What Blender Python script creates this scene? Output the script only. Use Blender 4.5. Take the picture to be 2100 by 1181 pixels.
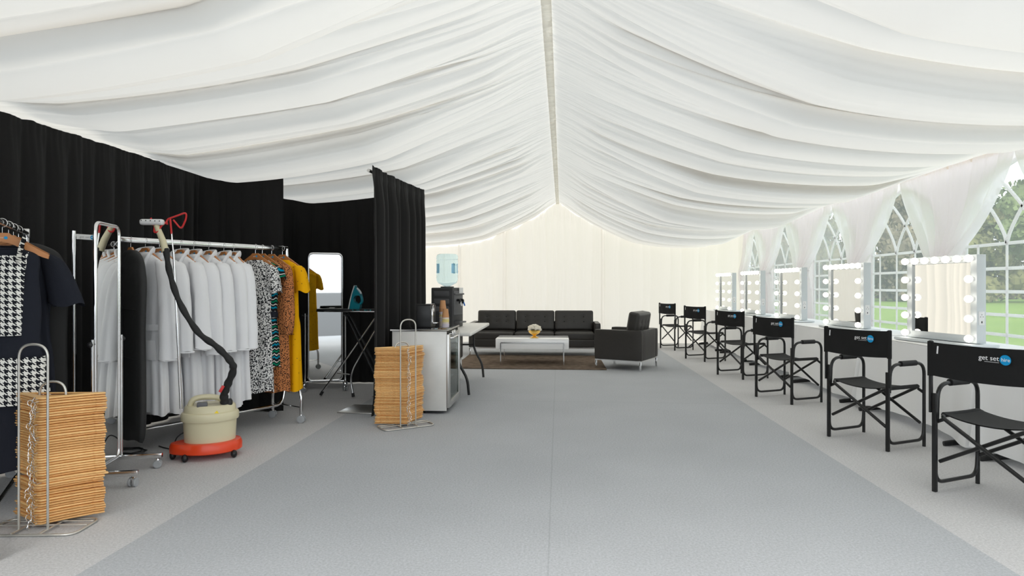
import bpy, bmesh, math, random
import numpy as np
from mathutils import Vector, Matrix, Euler
PI = math.pi
for o in list(bpy.data.objects):
    bpy.data.objects.remove(o)
S = bpy.context.scene
COL = S.collection

# ---------------------------------------------------------------- camera, sky, exposure
cam = bpy.data.objects.new('camera', bpy.data.cameras.new('camera'))
COL.objects.link(cam)
cam.data.sensor_width = 36.0
cam.data.lens = 1300 / 2100 * 36
cam.data.shift_y = -3.5 / 2100
cam.data.clip_start = 0.05
cam.data.clip_end = 400
cam.location = (0, 0, 1.25)
cam.rotation_euler = (PI / 2, 0, math.atan(95 / 1300))
S.camera = cam
S.view_settings.view_transform = 'Standard'
S.view_settings.look = 'None'
S.view_settings.gamma = 1.0
S.view_settings.use_curve_mapping = False
S.view_settings.exposure = 0.73
S.cycles.max_bounces = 10
S.cycles.diffuse_bounces = 6
S.cycles.glossy_bounces = 5
S.cycles.transmission_bounces = 6
S.cycles.transparent_max_bounces = 10
S.cycles.caustics_reflective = False
S.cycles.caustics_refractive = False

w = bpy.data.worlds.new('overcast_sky')
S.world = w
w.use_nodes = True
wn = w.node_tree.nodes
wl = w.node_tree.links
bg = wn['Background']
tc = wn.new('ShaderNodeTexCoord')
sp = wn.new('ShaderNodeSeparateXYZ')
cr = wn.new('ShaderNodeValToRGB')
wl.new(tc.outputs['Generated'], sp.inputs[0])
wl.new(sp.outputs['Z'], cr.inputs[0])
cr.color_ramp.elements[0].position = 0.0
cr.color_ramp.elements[0].color = (0.90, 0.955, 1.0, 1)
cr.color_ramp.elements[1].position = 0.7
cr.color_ramp.elements[1].color = (0.80, 0.91, 1.0, 1)
wl.new(cr.outputs[0], bg.inputs['Color'])
bg.inputs['Strength'].default_value = 1.4
sun = bpy.data.objects.new('soft_sun', bpy.data.lights.new('soft_sun', 'SUN'))
COL.objects.link(sun)
sun.data.energy = 2.2
sun.data.angle = math.radians(25)
sun.data.color = (1.0, 0.96, 0.9)
sun.rotation_euler = Vector((.22, .74, -.64)).to_track_quat('-Z', 'Y').to_euler()

# ---------------------------------------------------------------- materials
def new_mat(name):
    m = bpy.data.materials.new(name)
    m.use_nodes = True
    return m, m.node_tree.nodes, m.node_tree.links

def mat(name, col, rough=0.5, metal=0.0, bump=0.0, bscale=200.0, var=0.0, vscale=6.0, spec=0.5, coat=0.0, emit=0.0, trans=0.0, ior=1.45, stretch=None, sheen=0.0):
    m, n, l = new_mat(name)
    p = n['Principled BSDF']
    p.inputs['Base Color'].default_value = (*col, 1)
    p.inputs['Roughness'].default_value = rough
    p.inputs['Metallic'].default_value = metal
    p.inputs['Specular IOR Level'].default_value = spec
    p.inputs['Coat Weight'].default_value = coat
    p.inputs['Transmission Weight'].default_value = trans
    p.inputs['IOR'].default_value = ior
    p.inputs['Sheen Weight'].default_value = sheen
    if emit:
        p.inputs['Emission Color'].default_value = (*col, 1)
        p.inputs['Emission Strength'].default_value = emit
    t = None
    if bump or var:
        t = n.new('ShaderNodeTexCoord').outputs['Object']
        if stretch:
            mp = n.new('ShaderNodeMapping')
            mp.inputs['Scale'].default_value = stretch
            l.new(t, mp.inputs['Vector'])
            t = mp.outputs[0]
    if bump:
        nz = n.new('ShaderNodeTexNoise')
        nz.inputs['Scale'].default_value = bscale
        nz.inputs['Detail'].default_value = 3
        l.new(t, nz.inputs['Vector'])
        b = n.new('ShaderNodeBump')
        b.inputs['Strength'].default_value = bump
        b.inputs['Distance'].default_value = 0.01
        l.new(nz.outputs['Fac'], b.inputs['Height'])
        l.new(b.outputs[0], p.inputs['Normal'])
    if var:
        nz = n.new('ShaderNodeTexNoise')
        nz.inputs['Scale'].default_value = vscale
        nz.inputs['Detail'].default_value = 4
        l.new(t, nz.inputs['Vector'])
        c = n.new('ShaderNodeValToRGB')
        c.color_ramp.elements[0].position = 0.3
        c.color_ramp.elements[1].position = 0.7
        c.color_ramp.elements[0].color = (*[max(0, v * (1 - var)) for v in col], 1)
        c.color_ramp.elements[1].color = (*[min(1, v * (1 + var)) for v in col], 1)
        l.new(nz.outputs['Fac'], c.inputs[0])
        l.new(c.outputs[0], p.inputs['Base Color'])
    return m

def cloth_mat(name, refl, tran, mix):
    """thin fabric: part of the light is reflected, part comes through"""
    m, n, l = new_mat(name)
    n.remove(n['Principled BSDF'])
    out = n['Material Output']
    d = n.new('ShaderNodeBsdfDiffuse')
    d.inputs['Color'].default_value = (*refl, 1)
    t = n.new('ShaderNodeBsdfTranslucent')
    t.inputs['Color'].default_value = (*tran, 1)
    mx = n.new('ShaderNodeMixShader')
    mx.inputs[0].default_value = mix
    l.new(d.outputs[0], mx.inputs[1])
    l.new(t.outputs[0], mx.inputs[2])
    l.new(mx.outputs[0], out.inputs['Surface'])
    return m

def sheer_mat(name, col, tran, mix, clear):
    m = cloth_mat(name, col, tran, mix)
    n, l = m.node_tree.nodes, m.node_tree.links
    out = n['Material Output']
    src = out.inputs['Surface'].links[0].from_socket
    tr = n.new('ShaderNodeBsdfTransparent')
    mx = n.new('ShaderNodeMixShader')
    mx.inputs[0].default_value = clear
    l.new(src, mx.inputs[1])
    l.new(tr.outputs[0], mx.inputs[2])
    l.new(mx.outputs[0], out.inputs['Surface'])
    return m

def mnode(n, l, op, a, b=None):
    x = n.new('ShaderNodeMath')
    x.operation = op
    for i, v in enumerate((a, b)):
        if v is None:
            continue
        if isinstance(v, (int, float)):
            x.inputs[i].default_value = v
        else:
            l.new(v, x.inputs[i])
    return x.outputs[0]

def carpet_mat():
    m, n, l = new_mat('grey_needle_carpet')
    p = n['Principled BSDF']
    p.inputs['Roughness'].default_value = 0.95
    p.inputs['Specular IOR Level'].default_value = 0.1
    tcn = n.new('ShaderNodeTexCoord')
    sx = n.new('ShaderNodeSeparateXYZ')
    l.new(tcn.outputs['Object'], sx.inputs[0])
    x = sx.outputs['X']
    mid = mnode(n, l, 'MULTIPLY', mnode(n, l, 'GREATER_THAN', x, -2.08), mnode(n, l, 'LESS_THAN', x, 1.99))
    nz = n.new('ShaderNodeTexNoise')
    nz.inputs['Scale'].default_value = 85
    nz.inputs['Detail'].default_value = 5
    nz.inputs['Roughness'].default_value = 0.75
    l.new(tcn.outputs['Object'], nz.inputs['Vector'])
    n2 = n.new('ShaderNodeTexNoise')
    n2.inputs['Scale'].default_value = 1.3
    l.new(tcn.outputs['Object'], n2.inputs['Vector'])
    r1 = n.new('ShaderNodeMix'); r1.data_type = 'RGBA'
    r1.inputs['A'].default_value = (0.565, 0.56, 0.565, 1)
    r1.inputs['B'].default_value = (0.447, 0.460, 0.482, 1)
    l.new(mid, r1.inputs['Factor'])
    v = mnode(n, l, 'ADD', mnode(n, l, 'MULTIPLY', nz.outputs['Fac'], 1.1), 0.45)
    v = mnode(n, l, 'MULTIPLY', v, mnode(n, l, 'ADD', mnode(n, l, 'MULTIPLY', n2.outputs['Fac'], 0.16), 0.92))
    # butt joints between the carpet rolls
    y = sx.outputs['Y']
    jx = mnode(n, l, 'LESS_THAN', mnode(n, l, 'ABSOLUTE', mnode(n, l, 'ADD', x, 0.045)), 0.004)
    v = mnode(n, l, 'MULTIPLY', v, mnode(n, l, 'SUBTRACT', 1.0, mnode(n, l, 'MULTIPLY', jx, 0.12)))
    jy = mnode(n, l, 'LESS_THAN', mnode(n, l, 'ABSOLUTE', mnode(n, l, 'SUBTRACT', y, 6.9)), 0.008)
    v = mnode(n, l, 'MULTIPLY', v, mnode(n, l, 'SUBTRACT', 1.0, mnode(n, l, 'MULTIPLY', jy, 0.1)))
    mu = n.new('ShaderNodeVectorMath'); mu.operation = 'SCALE'
    l.new(r1.outputs['Result'], mu.inputs[0])
    l.new(v, mu.inputs['Scale'])
    l.new(mu.outputs[0], p.inputs['Base Color'])
    b = n.new('ShaderNodeBump')
    b.inputs['Strength'].default_value = 0.5
    b.inputs['Distance'].default_value = 0.006
    l.new(nz.outputs['Fac'], b.inputs['Height'])
    l.new(b.outputs[0], p.inputs['Normal'])
    return m

def pattern_mat(name, kind):
    m, n, l = new_mat(name)
    p = n['Principled BSDF']
    p.inputs['Roughness'].default_value = 0.9
    p.inputs['Specular IOR Level'].default_value = 0.15
    t = n.new('ShaderNodeTexCoord').outputs['Object']
    def ramp(fac, stops, const=True):
        c = n.new('ShaderNodeValToRGB')
        if const:
            c.color_ramp.interpolation = 'CONSTANT'
        while len(c.color_ramp.elements) < len(stops):
            c.color_ramp.elements.new(0.5)
        for e, (pos, col) in zip(c.color_ramp.elements, stops):
            e.position = pos
            e.color = (*col, 1)
        l.new(fac, c.inputs[0])
        return c.outputs[0]
    if kind == 'floral':
        nz = n.new('ShaderNodeTexNoise'); nz.inputs['Scale'].default_value = 85; nz.inputs['Detail'].default_value = 2.5
        l.new(t, nz.inputs['Vector'])
        col = ramp(nz.outputs['Fac'], [(0, (.012, .012, .014)), (.455, (.25, .25, .26)), (.495, (.78, .77, .75))])
    elif kind == 'leopard':
        v = n.new('ShaderNodeTexVoronoi'); v.inputs['Scale'].default_value = 85; v.inputs['Randomness'].default_value = 0.9
        l.new(t, v.inputs['Vector'])
        col = ramp(v.outputs['Distance'], [(0, (.012, .01, .01)), (.4, (.5, .19, .07))])
    elif kind == 'dots':
        v = n.new('ShaderNodeTexVoronoi'); v.inputs['Scale'].default_value = 30; v.inputs['Randomness'].default_value = 1.0
        l.new(t, v.inputs['Vector'])
        col = ramp(v.outputs['Distance'], [(0, (.02, .02, .02)), (.13, (.86, .43, .004))])
    elif kind == 'waves':
        sx = n.new('ShaderNodeSeparateXYZ'); l.new(t, sx.inputs[0])
        wv = mnode(n, l, 'MULTIPLY', mnode(n, l, 'ABSOLUTE', mnode(n, l, 'SINE', mnode(n, l, 'MULTIPLY', sx.outputs['X'], 75))), 0.016)
        zz = mnode(n, l, 'ADD', mnode(n, l, 'ADD', sx.outputs['Z'], wv), 5)
        ph = mnode(n, l, 'FRACT', mnode(n, l, 'MULTIPLY', zz, 9.0))
        col = ramp(ph, [(0, (.012, .012, .016)), (.18, (.0, .25, .38)), (.32, (.012, .012, .016)), (.44, (.75, .72, .66)),
                        (.52, (.012, .012, .016)), (.66, (.0, .2, .1)), (.8, (.012, .012, .016)), (.9, (.75, .72, .66)), (.97, (.012, .012, .016))])
    elif kind == 'houndstooth':
        sx = n.new('ShaderNodeSeparateXYZ'); l.new(t, sx.inputs[0])
        sc = 8 / 0.034
        u = mnode(n, l, 'MULTIPLY', mnode(n, l, 'ADD', sx.outputs['X'], 10.0), sc)
        v = mnode(n, l, 'MULTIPLY', mnode(n, l, 'ADD', sx.outputs['Z'], 10.0), sc)
        a = mnode(n, l, 'LESS_THAN', mnode(n, l, 'MODULO', u, 8.0), 4.0)
        b = mnode(n, l, 'LESS_THAN', mnode(n, l, 'MODULO', v, 8.0), 4.0)
        tt = mnode(n, l, 'LESS_THAN', mnode(n, l, 'MODULO', mnode(n, l, 'ADD', u, v), 4.0), 2.0)
        f = mnode(n, l, 'ADD', mnode(n, l, 'MULTIPLY', a, tt), mnode(n, l, 'MULTIPLY', b, mnode(n, l, 'SUBTRACT', 1.0, tt)))
        col = ramp(f, [(0, (.82, .81, .76)), (.5, (.012, .013, .018))])
    l.new(col, p.inputs['Base Color'])
    return m

def glow_mat(name, col, strength):
    m, n, l = new_mat(name)
    p = n['Principled BSDF']
    p.inputs['Base Color'].default_value = (.9, .9, .88, 1)
    p.inputs['Emission Color'].default_value = (*col, 1)
    p.inputs['Emission Strength'].default_value = strength
    return m

def pane_mat():
    m, n, l = new_mat('clear_pvc_pane')
    n.remove(n['Principled BSDF'])
    out = n['Material Output']
    tr = n.new('ShaderNodeBsdfTransparent'); tr.inputs['Color'].default_value = (.93, .95, .95, 1)
    gl = n.new('ShaderNodeBsdfGlossy'); gl.inputs['Roughness'].default_value = 0.12
    nz = n.new('ShaderNodeTexNoise'); nz.inputs['Scale'].default_value = 5; nz.inputs['Distortion'].default_value = 2.0
    mp = n.new('ShaderNodeMapping'); mp.inputs['Scale'].default_value = (1, 1.6, .5)
    t = n.new('ShaderNodeTexCoord')
    l.new(t.outputs['Object'], mp.inputs[0]); l.new(mp.outputs[0], nz.inputs['Vector'])
    b = n.new('ShaderNodeBump'); b.inputs['Strength'].default_value = .25; b.inputs['Distance'].default_value = .02
    l.new(nz.outputs['Fac'], b.inputs['Height']); l.new(b.outputs[0], gl.inputs['Normal'])
    fr = n.new('ShaderNodeLayerWeight'); fr.inputs['Blend'].default_value = .08
    mx = n.new('ShaderNodeMixShader')
    l.new(mnode(n, l, 'ADD', mnode(n, l, 'MULTIPLY', fr.outputs['Fresnel'], .5), .025), mx.inputs[0]); l.new(tr.outputs[0], mx.inputs[1]); l.new(gl.outputs[0], mx.inputs[2])
    hz = n.new('ShaderNodeBsdfTranslucent'); hz.inputs['Color'].default_value = (.8, .82, .84, 1)
    m2 = n.new('ShaderNodeMixShader'); m2.inputs[0].default_value = .2
    l.new(mx.outputs[0], m2.inputs[1]); l.new(hz.outputs[0], m2.inputs[2])
    l.new(m2.outputs[0], out.inputs['Surface'])
    return m

def thin_glass(name, tint, refl=0.08, rough=0.02):
    m, n, l = new_mat(name)
    n.remove(n['Principled BSDF'])
    out = n['Material Output']
    tr = n.new('ShaderNodeBsdfTransparent'); tr.inputs['Color'].default_value = (*tint, 1)
    gl = n.new('ShaderNodeBsdfGlossy'); gl.inputs['Roughness'].default_value = rough
    fr = n.new('ShaderNodeLayerWeight'); fr.inputs['Blend'].default_value = 0.25
    mx = n.new('ShaderNodeMixShader')
    v = mnode(n, l, 'ADD', mnode(n, l, 'MULTIPLY', fr.outputs['Fresnel'], .6), refl)
    l.new(v, mx.inputs[0]); l.new(tr.outputs[0], mx.inputs[1]); l.new(gl.outputs[0], mx.inputs[2])
    l.new(mx.outputs[0], out.inputs['Surface'])
    return m

def grass_mat():
    m, n, l = new_mat('lawn_grass')
    p = n['Principled BSDF']; p.inputs['Roughness'].default_value = 1; p.inputs['Specular IOR Level'].default_value = 0
    t = n.new('ShaderNodeTexCoord').outputs['Object']
    nz = n.new('ShaderNodeTexNoise'); nz.inputs['Scale'].default_value = .35; nz.inputs['Detail'].default_value = 8
    l.new(t, nz.inputs['Vector'])
    c = n.new('ShaderNodeValToRGB')
    c.color_ramp.elements[0].position = .3; c.color_ramp.elements[0].color = (.125, .19, .045, 1)
    c.color_ramp.elements[1].position = .75; c.color_ramp.elements[1].color = (.185, .25, .068, 1)
    l.new(nz.outputs['Fac'], c.inputs[0]); l.new(c.outputs[0], p.inputs['Base Color'])
    return m

def wood_mat(name, c0, c1, stretch=(3, 30, 30)):
    m, n, l = new_mat(name)
    p = n['Principled BSDF']; p.inputs['Roughness'].default_value = .42
    t = n.new('ShaderNodeTexCoord').outputs['Object']
    mp = n.new('ShaderNodeMapping'); mp.inputs['Scale'].default_value = stretch
    nz = n.new('ShaderNodeTexNoise'); nz.inputs['Scale'].default_value = 3; nz.inputs['Detail'].default_value = 4
    oi = n.new('ShaderNodeObjectInfo')
    l.new(t, mp.inputs['Vector']); l.new(mp.outputs[0], nz.inputs['Vector'])
    f = mnode(n, l, 'ADD', mnode(n, l, 'MULTIPLY', nz.outputs['Fac'], .5), mnode(n, l, 'MULTIPLY', oi.outputs['Random'], .55))
    c = n.new('ShaderNodeValToRGB')
    c.color_ramp.elements[0].position = .1; c.color_ramp.elements[0].color = (*c0, 1)
    c.color_ramp.elements[1].position = .9; c.color_ramp.elements[1].color = (*c1, 1)
    l.new(f, c.inputs[0]); l.new(c.outputs[0], p.inputs['Base Color'])
    return m

LIN_CEIL = cloth_mat('white_ceiling_lining', (.89, .865, .825), (.60, .567, .518), .38)
LIN_WALL = cloth_mat('cream_wall_lining', (.90, .862, .815), (.94, .84, .71), .48)
PVC_WALL = cloth_mat('white_pvc_wall', (.88, .86, .87), (.90, .82, .86), .45)
SHEER = sheer_mat('white_sheer_curtain', (.94, .925, .92), (.97, .925, .94), .55, .07)
RUCHE = cloth_mat('ruched_ivory_lining', (.80, .765, .69), (.78, .73, .62), .35)
BLACKDRAPE = mat('black_drape_wool', (.017, .0165, .0165), .9, spec=.15, bump=.25, bscale=350, sheen=.06)
CARPET = carpet_mat()
GRASS = grass_mat()
PANE = pane_mat()
WHITEBAR = cloth_mat('white_pvc_bar', (.95, .95, .95), (.97, .95, .96), .6)
CHROME = mat('chrome', (.80, .80, .80), .13, 1.0)
STEEL = mat('brushed_steel', (.62, .61, .59), .33, 1.0)
WIRE = mat('cream_plated_wire', (.62, .60, .55), .3, .75)
WOOD = wood_mat('pale_beech_wood', (.62, .28, .075), (.97, .62, .26))
WOODD = wood_mat('orange_beech_wood', (.42, .16, .05), (.55, .23, .075))
BLUE = mat('logo_blue', (.0, .30, .62), .5)
WHITEINK = mat('logo_white', (.85, .85, .85), .6)
GREYINK = mat('logo_small_print', (.35, .35, .35), .6)
MIRROR = mat('mirror_glass', (.86, .87, .86), .015, 1.0)
DARKMIRROR = mat('mirror_backed_glass', (.80, .81, .82), .06, 1.0)
RUBBER = mat('black_rubber', (.02, .02, .02), .6)
GREYRUB = mat('grey_caster_plastic', (.36, .37, .38), .5)
TOWEL = mat('white_towelling', (.93, .93, .945), 1.0, spec=.05, bump=.55, bscale=420, sheen=.3)
NAVY = mat('navy_black_jersey', (.016, .018, .026), .85, spec=.2, bump=.2, bscale=300)
BAGCLOTH = mat('black_nonwoven_bag', (.036, .036, .036), .72, spec=.35, bump=.35, bscale=14)
FLORAL = pattern_mat('black_white_floral_print', 'floral')
LEOPARD = pattern_mat('leopard_print', 'leopard')
YELLOW = pattern_mat('yellow_speckled_print', 'dots')
WAVES = pattern_mat('green_wave_print', 'waves')
HOUND = pattern_mat('houndstooth_print', 'houndstooth')
CREAM = mat('cream_plastic', (.68, .62, .42), .38, coat=.1)
REDORANGE = mat('orange_red_plastic', (.80, .062, .012), .33, coat=.2)
REDCOAT = mat('red_coated_wire', (.62, .03, .03), .4)
HOSE = mat('black_hose_sleeve', (.016, .016, .016), .7, bump=.5, bscale=40)
WHITEPL = mat('white_plastic', (.78, .78, .78), .4)
BLACKPL = mat('black_plastic', (.012, .012, .013), .35)
BLACKMET = mat('black_painted_steel', (.012, .012, .012), .32, spec=.5)
CANVAS = mat('black_canvas', (.014, .014, .014), .82, spec=.25, bump=.25, bscale=500)
SEATCANVAS = mat('charcoal_canvas_seat', (.03, .03, .03), .8, spec=.25, bump=.25, bscale=500)
FOAM = mat('black_foam', (.013, .013, .013), .75)
LINEN = mat('white_table_linen', (.90, .90, .90), .95, spec=.1, bump=.12, bscale=300)
SILVER = mat('silver_grey_paint', (.62, .66, .68), .45, .1)
SILVERF = mat('satin_silver', (.66, .66, .65), .35, .6)
BULB = glow_mat('lit_globe_bulb', (1.0, .93, .8), 2.6)
LEATHER = mat('black_leather', (.030, .027, .024), .4, spec=.5, bump=.18, bscale=18)
BUTTONM = mat('black_leather_button', (.012, .012, .011), .35)
WHITEGLOSS = mat('white_gloss_lacquer', (.93, .93, .93), .15, coat=.4)
GOLD = mat('gold_bowl', (.90, .58, .16), .26, 1.0, bump=.3, bscale=60)
PETAL = cloth_mat('cream_petal', (.94, .90, .80), (.9, .84, .7), .2)
LEAF = mat('leaf_green', (.10, .2, .05), .7)
RUG = mat('brown_rug_pile', (.155, .118, .09), 1.0, spec=.05, bump=.8, bscale=90, var=.3, vscale=9)
FRIDGEW = mat('brushed_pale_panel', (.72, .71, .68), .4, .25, var=.06, vscale=5)
BLACKGLOSS = mat('black_gloss_top', (.008, .008, .009), .06, coat=.5)
GLASSD = thin_glass('fridge_door_glass', (.72, .80, .76), .12)
SHELFW = mat('fridge_interior_grey', (.30, .33, .32), .4)
FOLDTOP = mat('white_folding_table_plastic', (.82, .80, .76), .45)
COOLER = mat('graphite_cooler_plastic', (.045, .045, .047), .42)
COOLERL = mat('grey_louvre_plastic', (.11, .11, .115), .45)
WATERB = mat('pale_blue_water_bottle', (.74, .92, .98), .05, trans=.97, ior=1.1)
WATERIN = mat('bottle_blue_panel', (.22, .52, .80), .3, trans=.4)
KRAFT = mat('kraft_paper_cup', (.58, .30, .14), .8)
PALECUP = mat('pale_paper_cup', (.78, .68, .60), .8)
YCUP = mat('yellow_paper_cup', (.80, .68, .30), .8)
LCUP = mat('lilac_paper_cup', (.72, .66, .72), .8)
TEAL = mat('teal_iron_plastic', (.0, .24, .32), .28, coat=.3)
IRONW = mat('pale_iron_plastic', (.75, .80, .82), .3)
BOARD = mat('black_board_cover', (.014, .016, .018), .8, var=.3, vscale=20)
TEALPRINT = mat('teal_board_print', (.02, .28, .32), .7)
YSTICK = mat('yellow_sticker', (.85, .62, .0), .5)
PAPER = mat('white_paper', (.82, .82, .80), .8)
BARK = mat('bark', (.10, .075, .05), 1)

# ---------------------------------------------------------------- mesh helpers
class MB:
    def __init__(s):
        s.v, s.f = [], []
    def add(s, vs, fs, M=None):
        k = len(s.v)
        if M is not None:
            vs = [M @ Vector(p) for p in vs]
        s.v += [tuple(p) for p in vs]
        s.f += [tuple(i + k for i in f) for f in fs]
        return s
    def box(s, c, d, rot=None, bev=0.0, seg=2):
        bm = bmesh.new()
        bmesh.ops.create_cube(bm, size=1.0)
        bmesh.ops.scale(bm, vec=d, verts=bm.verts)
        if bev:
            bmesh.ops.bevel(bm, geom=list(bm.edges), offset=min(bev, min(d) * .49), segments=seg, affect='EDGES', profile=.5)
        M = Matrix.Translation(c)
        if rot is not None:
            M = M @ (rot if isinstance(rot, Matrix) else Euler(rot).to_matrix().to_4x4())
        bm.verts.index_update()
        s.add([v.co.copy() for v in bm.verts], [[v.index for v in f.verts] for f in bm.faces], M)
        bm.free()
        return s
    def tube(s, pts, r, n=8, closed=False, sq=None):
        P = [Vector(p) for p in pts]
        N = len(P)
        rs = r if isinstance(r, (list, tuple)) else [r] * N
        T = []
        for i in range(N):
            if closed:
                t = P[(i + 1) % N] - P[i - 1]
            else:
                t = P[min(i + 1, N - 1)] - P[max(i - 1, 0)]
            T.append(t.normalized() if t.length > 1e-9 else Vector((0, 0, 1)))
        a = Vector((0, 0, 1)) if abs(T[0].z) < .9 else Vector((1, 0, 0))
        u = T[0].cross(a).normalized()
        vs, fs = [], []
        for i in range(N):
            u = (u - T[i] * u.dot(T[i]))
            u = u.normalized() if u.length > 1e-6 else T[i].orthogonal().normalized()
            b = T[i].cross(u)
            for k in range(n):
                an = 2 * PI * k / n + (PI / n if n == 4 else 0)
                e = sq or (1, 1)
                vs.append(P[i] + u * (math.cos(an) * rs[i] * e[0]) + b * (math.sin(an) * rs[i] * e[1]))
        for i in range(N if closed else N - 1):
            j = (i + 1) % N
            for k in range(n):
                fs.append((i * n + k, i * n + (k + 1) % n, j * n + (k + 1) % n, j * n + k))
        if not closed:
            fs.append(tuple(range(n - 1, -1, -1)))
            fs.append(tuple((N - 1) * n + k for k in range(n)))
        return s.add(vs, fs)
    def lathe(s, prof, n=24, c=(0, 0, 0), M=None):
        vs, fs = [], []
        for (r, z) in prof:
            for k in range(n):
                a = 2 * PI * k / n
                vs.append((c[0] + r * math.cos(a), c[1] + r * math.sin(a), c[2] + z))
        for i in range(len(prof) - 1):
            for k in range(n):
                fs.append((i * n + k, i * n + (k + 1) % n, (i + 1) * n + (k + 1) % n, (i + 1) * n + k))
        if prof[0][0] > 1e-6:
            fs.append(tuple(range(n - 1, -1, -1)))
        if prof[-1][0] > 1e-6:
            fs.append(tuple((len(prof) - 1) * n + k for k in range(n)))
        return s.add(vs, fs, M)
    def cyl(s, p0, p1, r, n=16):
        return s.tube([p0, p1], r, n)
    def ball(s, c, r, nu=14, nv=9, e=(1, 1, 1)):
        prof = [(math.sin(PI * i / nv) * r, -math.cos(PI * i / nv) * r) for i in range(nv + 1)]
        prof[0] = (1e-5, -r); prof[-1] = (1e-5, r)
        M = Matrix.Translation(c) @ Matrix.Diagonal((*e, 1))
        return s.lathe(prof, nu, (0, 0, 0), M)
    def prism(s, poly, d, M=None):
        """poly in the XY plane, thickness d along Z (centred)"""
        n = len(poly)
        vs = [(x, y, -d / 2) for x, y in poly] + [(x, y, d / 2) for x, y in poly]
        fs = [tuple(range(n - 1, -1, -1)), tuple(range(n, 2 * n))]
        fs += [(i, (i + 1) % n, n + (i + 1) % n, n + i) for i in range(n)]
        return s.add(vs, fs, M)
    def strip(s, A, B, d=None, flip=False):
        """ruled surface between two polylines"""
        n = len(A)
        vs = list(A) + list(B)
        fs = [(i, i + 1, n + i + 1, n + i) for i in range(n - 1)]
        return s.add(vs, fs)
    def grid(s, nu, nv, fn, wrap=False):
        vs = [fn(i / (nu - (0 if wrap else 1)), j / (nv - 1)) for j in range(nv) for i in range(nu)]
        fs = []
        for j in range(nv - 1):
            for i in range(nu if wrap else nu - 1):
                k = (i + 1) % nu
                fs.append((j * nu + i, j * nu + k, (j + 1) * nu + k, (j + 1) * nu + i))
        return s.add(vs, fs)
    def mesh(s, name, m, smooth=True, angle=40):
        me = bpy.data.meshes.new(name)
        me.from_pydata(s.v, [], s.f)
        me.materials.append(m)
        if smooth:
            me.shade_smooth()
            me.set_sharp_from_angle(angle=math.radians(angle))
        return me
    def build(s, name, m, parent=None, smooth=True, angle=40, loc=None):
        o = bpy.data.objects.new(name, s.mesh(name, m, smooth, angle))
        COL.objects.link(o)
        if parent is not None:
            o.parent = parent
        if loc is not None:
            o.location = loc
        return o

def place(name, me, parent=None, loc=(0, 0, 0), rot=(0, 0, 0), sc=None):
    o = bpy.data.objects.new(name, me)
    COL.objects.link(o)
    o.parent = parent
    o.location = loc
    o.rotation_euler = rot
    if sc:
        o.scale = sc
    return o

def np_grid(name, X, Y, Z, m, kind=None, parent=None):
    nv, nu = X.shape
    me = bpy.data.meshes.new(name)
    co = np.stack([X, Y, Z], -1).reshape(-1, 3).astype(np.float32)
    i = np.arange(nv - 1)[:, None] * nu + np.arange(nu - 1)[None, :]
    q = np.stack([i, i + 1, i + nu + 1, i + nu], -1).reshape(-1).astype(np.int32)
    nf = len(q) // 4
    me.vertices.add(len(co)); me.vertices.foreach_set('co', co.ravel())
    me.loops.add(len(q)); me.loops.foreach_set('vertex_index', q)
    me.polygons.add(nf); me.polygons.foreach_set('loop_start', np.arange(0, len(q), 4, dtype=np.int32))
    me.update(calc_edges=True)
    me.materials.append(m)
    me.shade_smooth()
    o = bpy.data.objects.new(name, me)
    COL.objects.link(o)
    o.parent = parent
    if kind:
        o['kind'] = kind
    return o

def tag(o, label, cat, group=None, kind=None):
    o['label'] = label
    o['category'] = cat
    if group:
        o['group'] = group
    if kind:
        o['kind'] = kind
    return o

def thing(name, label, cat, loc=(0, 0, 0), rz=0.0, group=None):
    o = bpy.data.objects.new(name, None)
    COL.objects.link(o)
    o.empty_display_size = .05
    o.location = loc
    o.rotation_euler = (0, 0, rz)
    return tag(o, label, cat, group)

def kids(o):
    return [c for c in bpy.data.objects if c.parent is o]

def dup(o, parent=None, loc=None, rz=None, label=None):
    c = o.copy()
    COL.objects.link(c)
    c.parent = parent
    if loc is not None:
        c.location = loc
    if rz is not None:
        c.rotation_euler = (0, 0, rz)
    if label:
        c['label'] = label
    for k in kids(o):
        dup(k, c)
    return c

def fillet(pts, r, n=5, closed=False):
    P = [Vector(p) for p in pts]
    N = len(P)
    out = []
    for i in range(N):
        if not closed and i in (0, N - 1):
            out.append(P[i]); continue
        a, b, c = P[i - 1], P[i], P[(i + 1) % N]
        d1, d2 = (a - b), (c - b)
        q = min(r, d1.length * .49, d2.length * .49)
        p1, p2 = b + d1.normalized() * q, b + d2.normalized() * q
        for k in range(n + 1):
            t = k / n
            out.append(p1 * (1 - t) ** 2 + b * 2 * t * (1 - t) + p2 * t * t)
    return out

def curve(pts, k=6):
    P = [Vector(p) for p in pts]
    P = [P[0] * 2 - P[1]] + P + [P[-1] * 2 - P[-2]]
    out = []
    for i in range(1, len(P) - 2):
        for j in range(k):
            t = j / k
            a, b, c, d = P[i - 1], P[i], P[i + 1], P[i + 2]
            out.append(.5 * ((2 * b) + (c - a) * t + (2 * a - 5 * b + 4 * c - d) * t * t + (3 * b - a - 3 * c + d) * t ** 3))
    out.append(P[-2])
    return out

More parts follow.
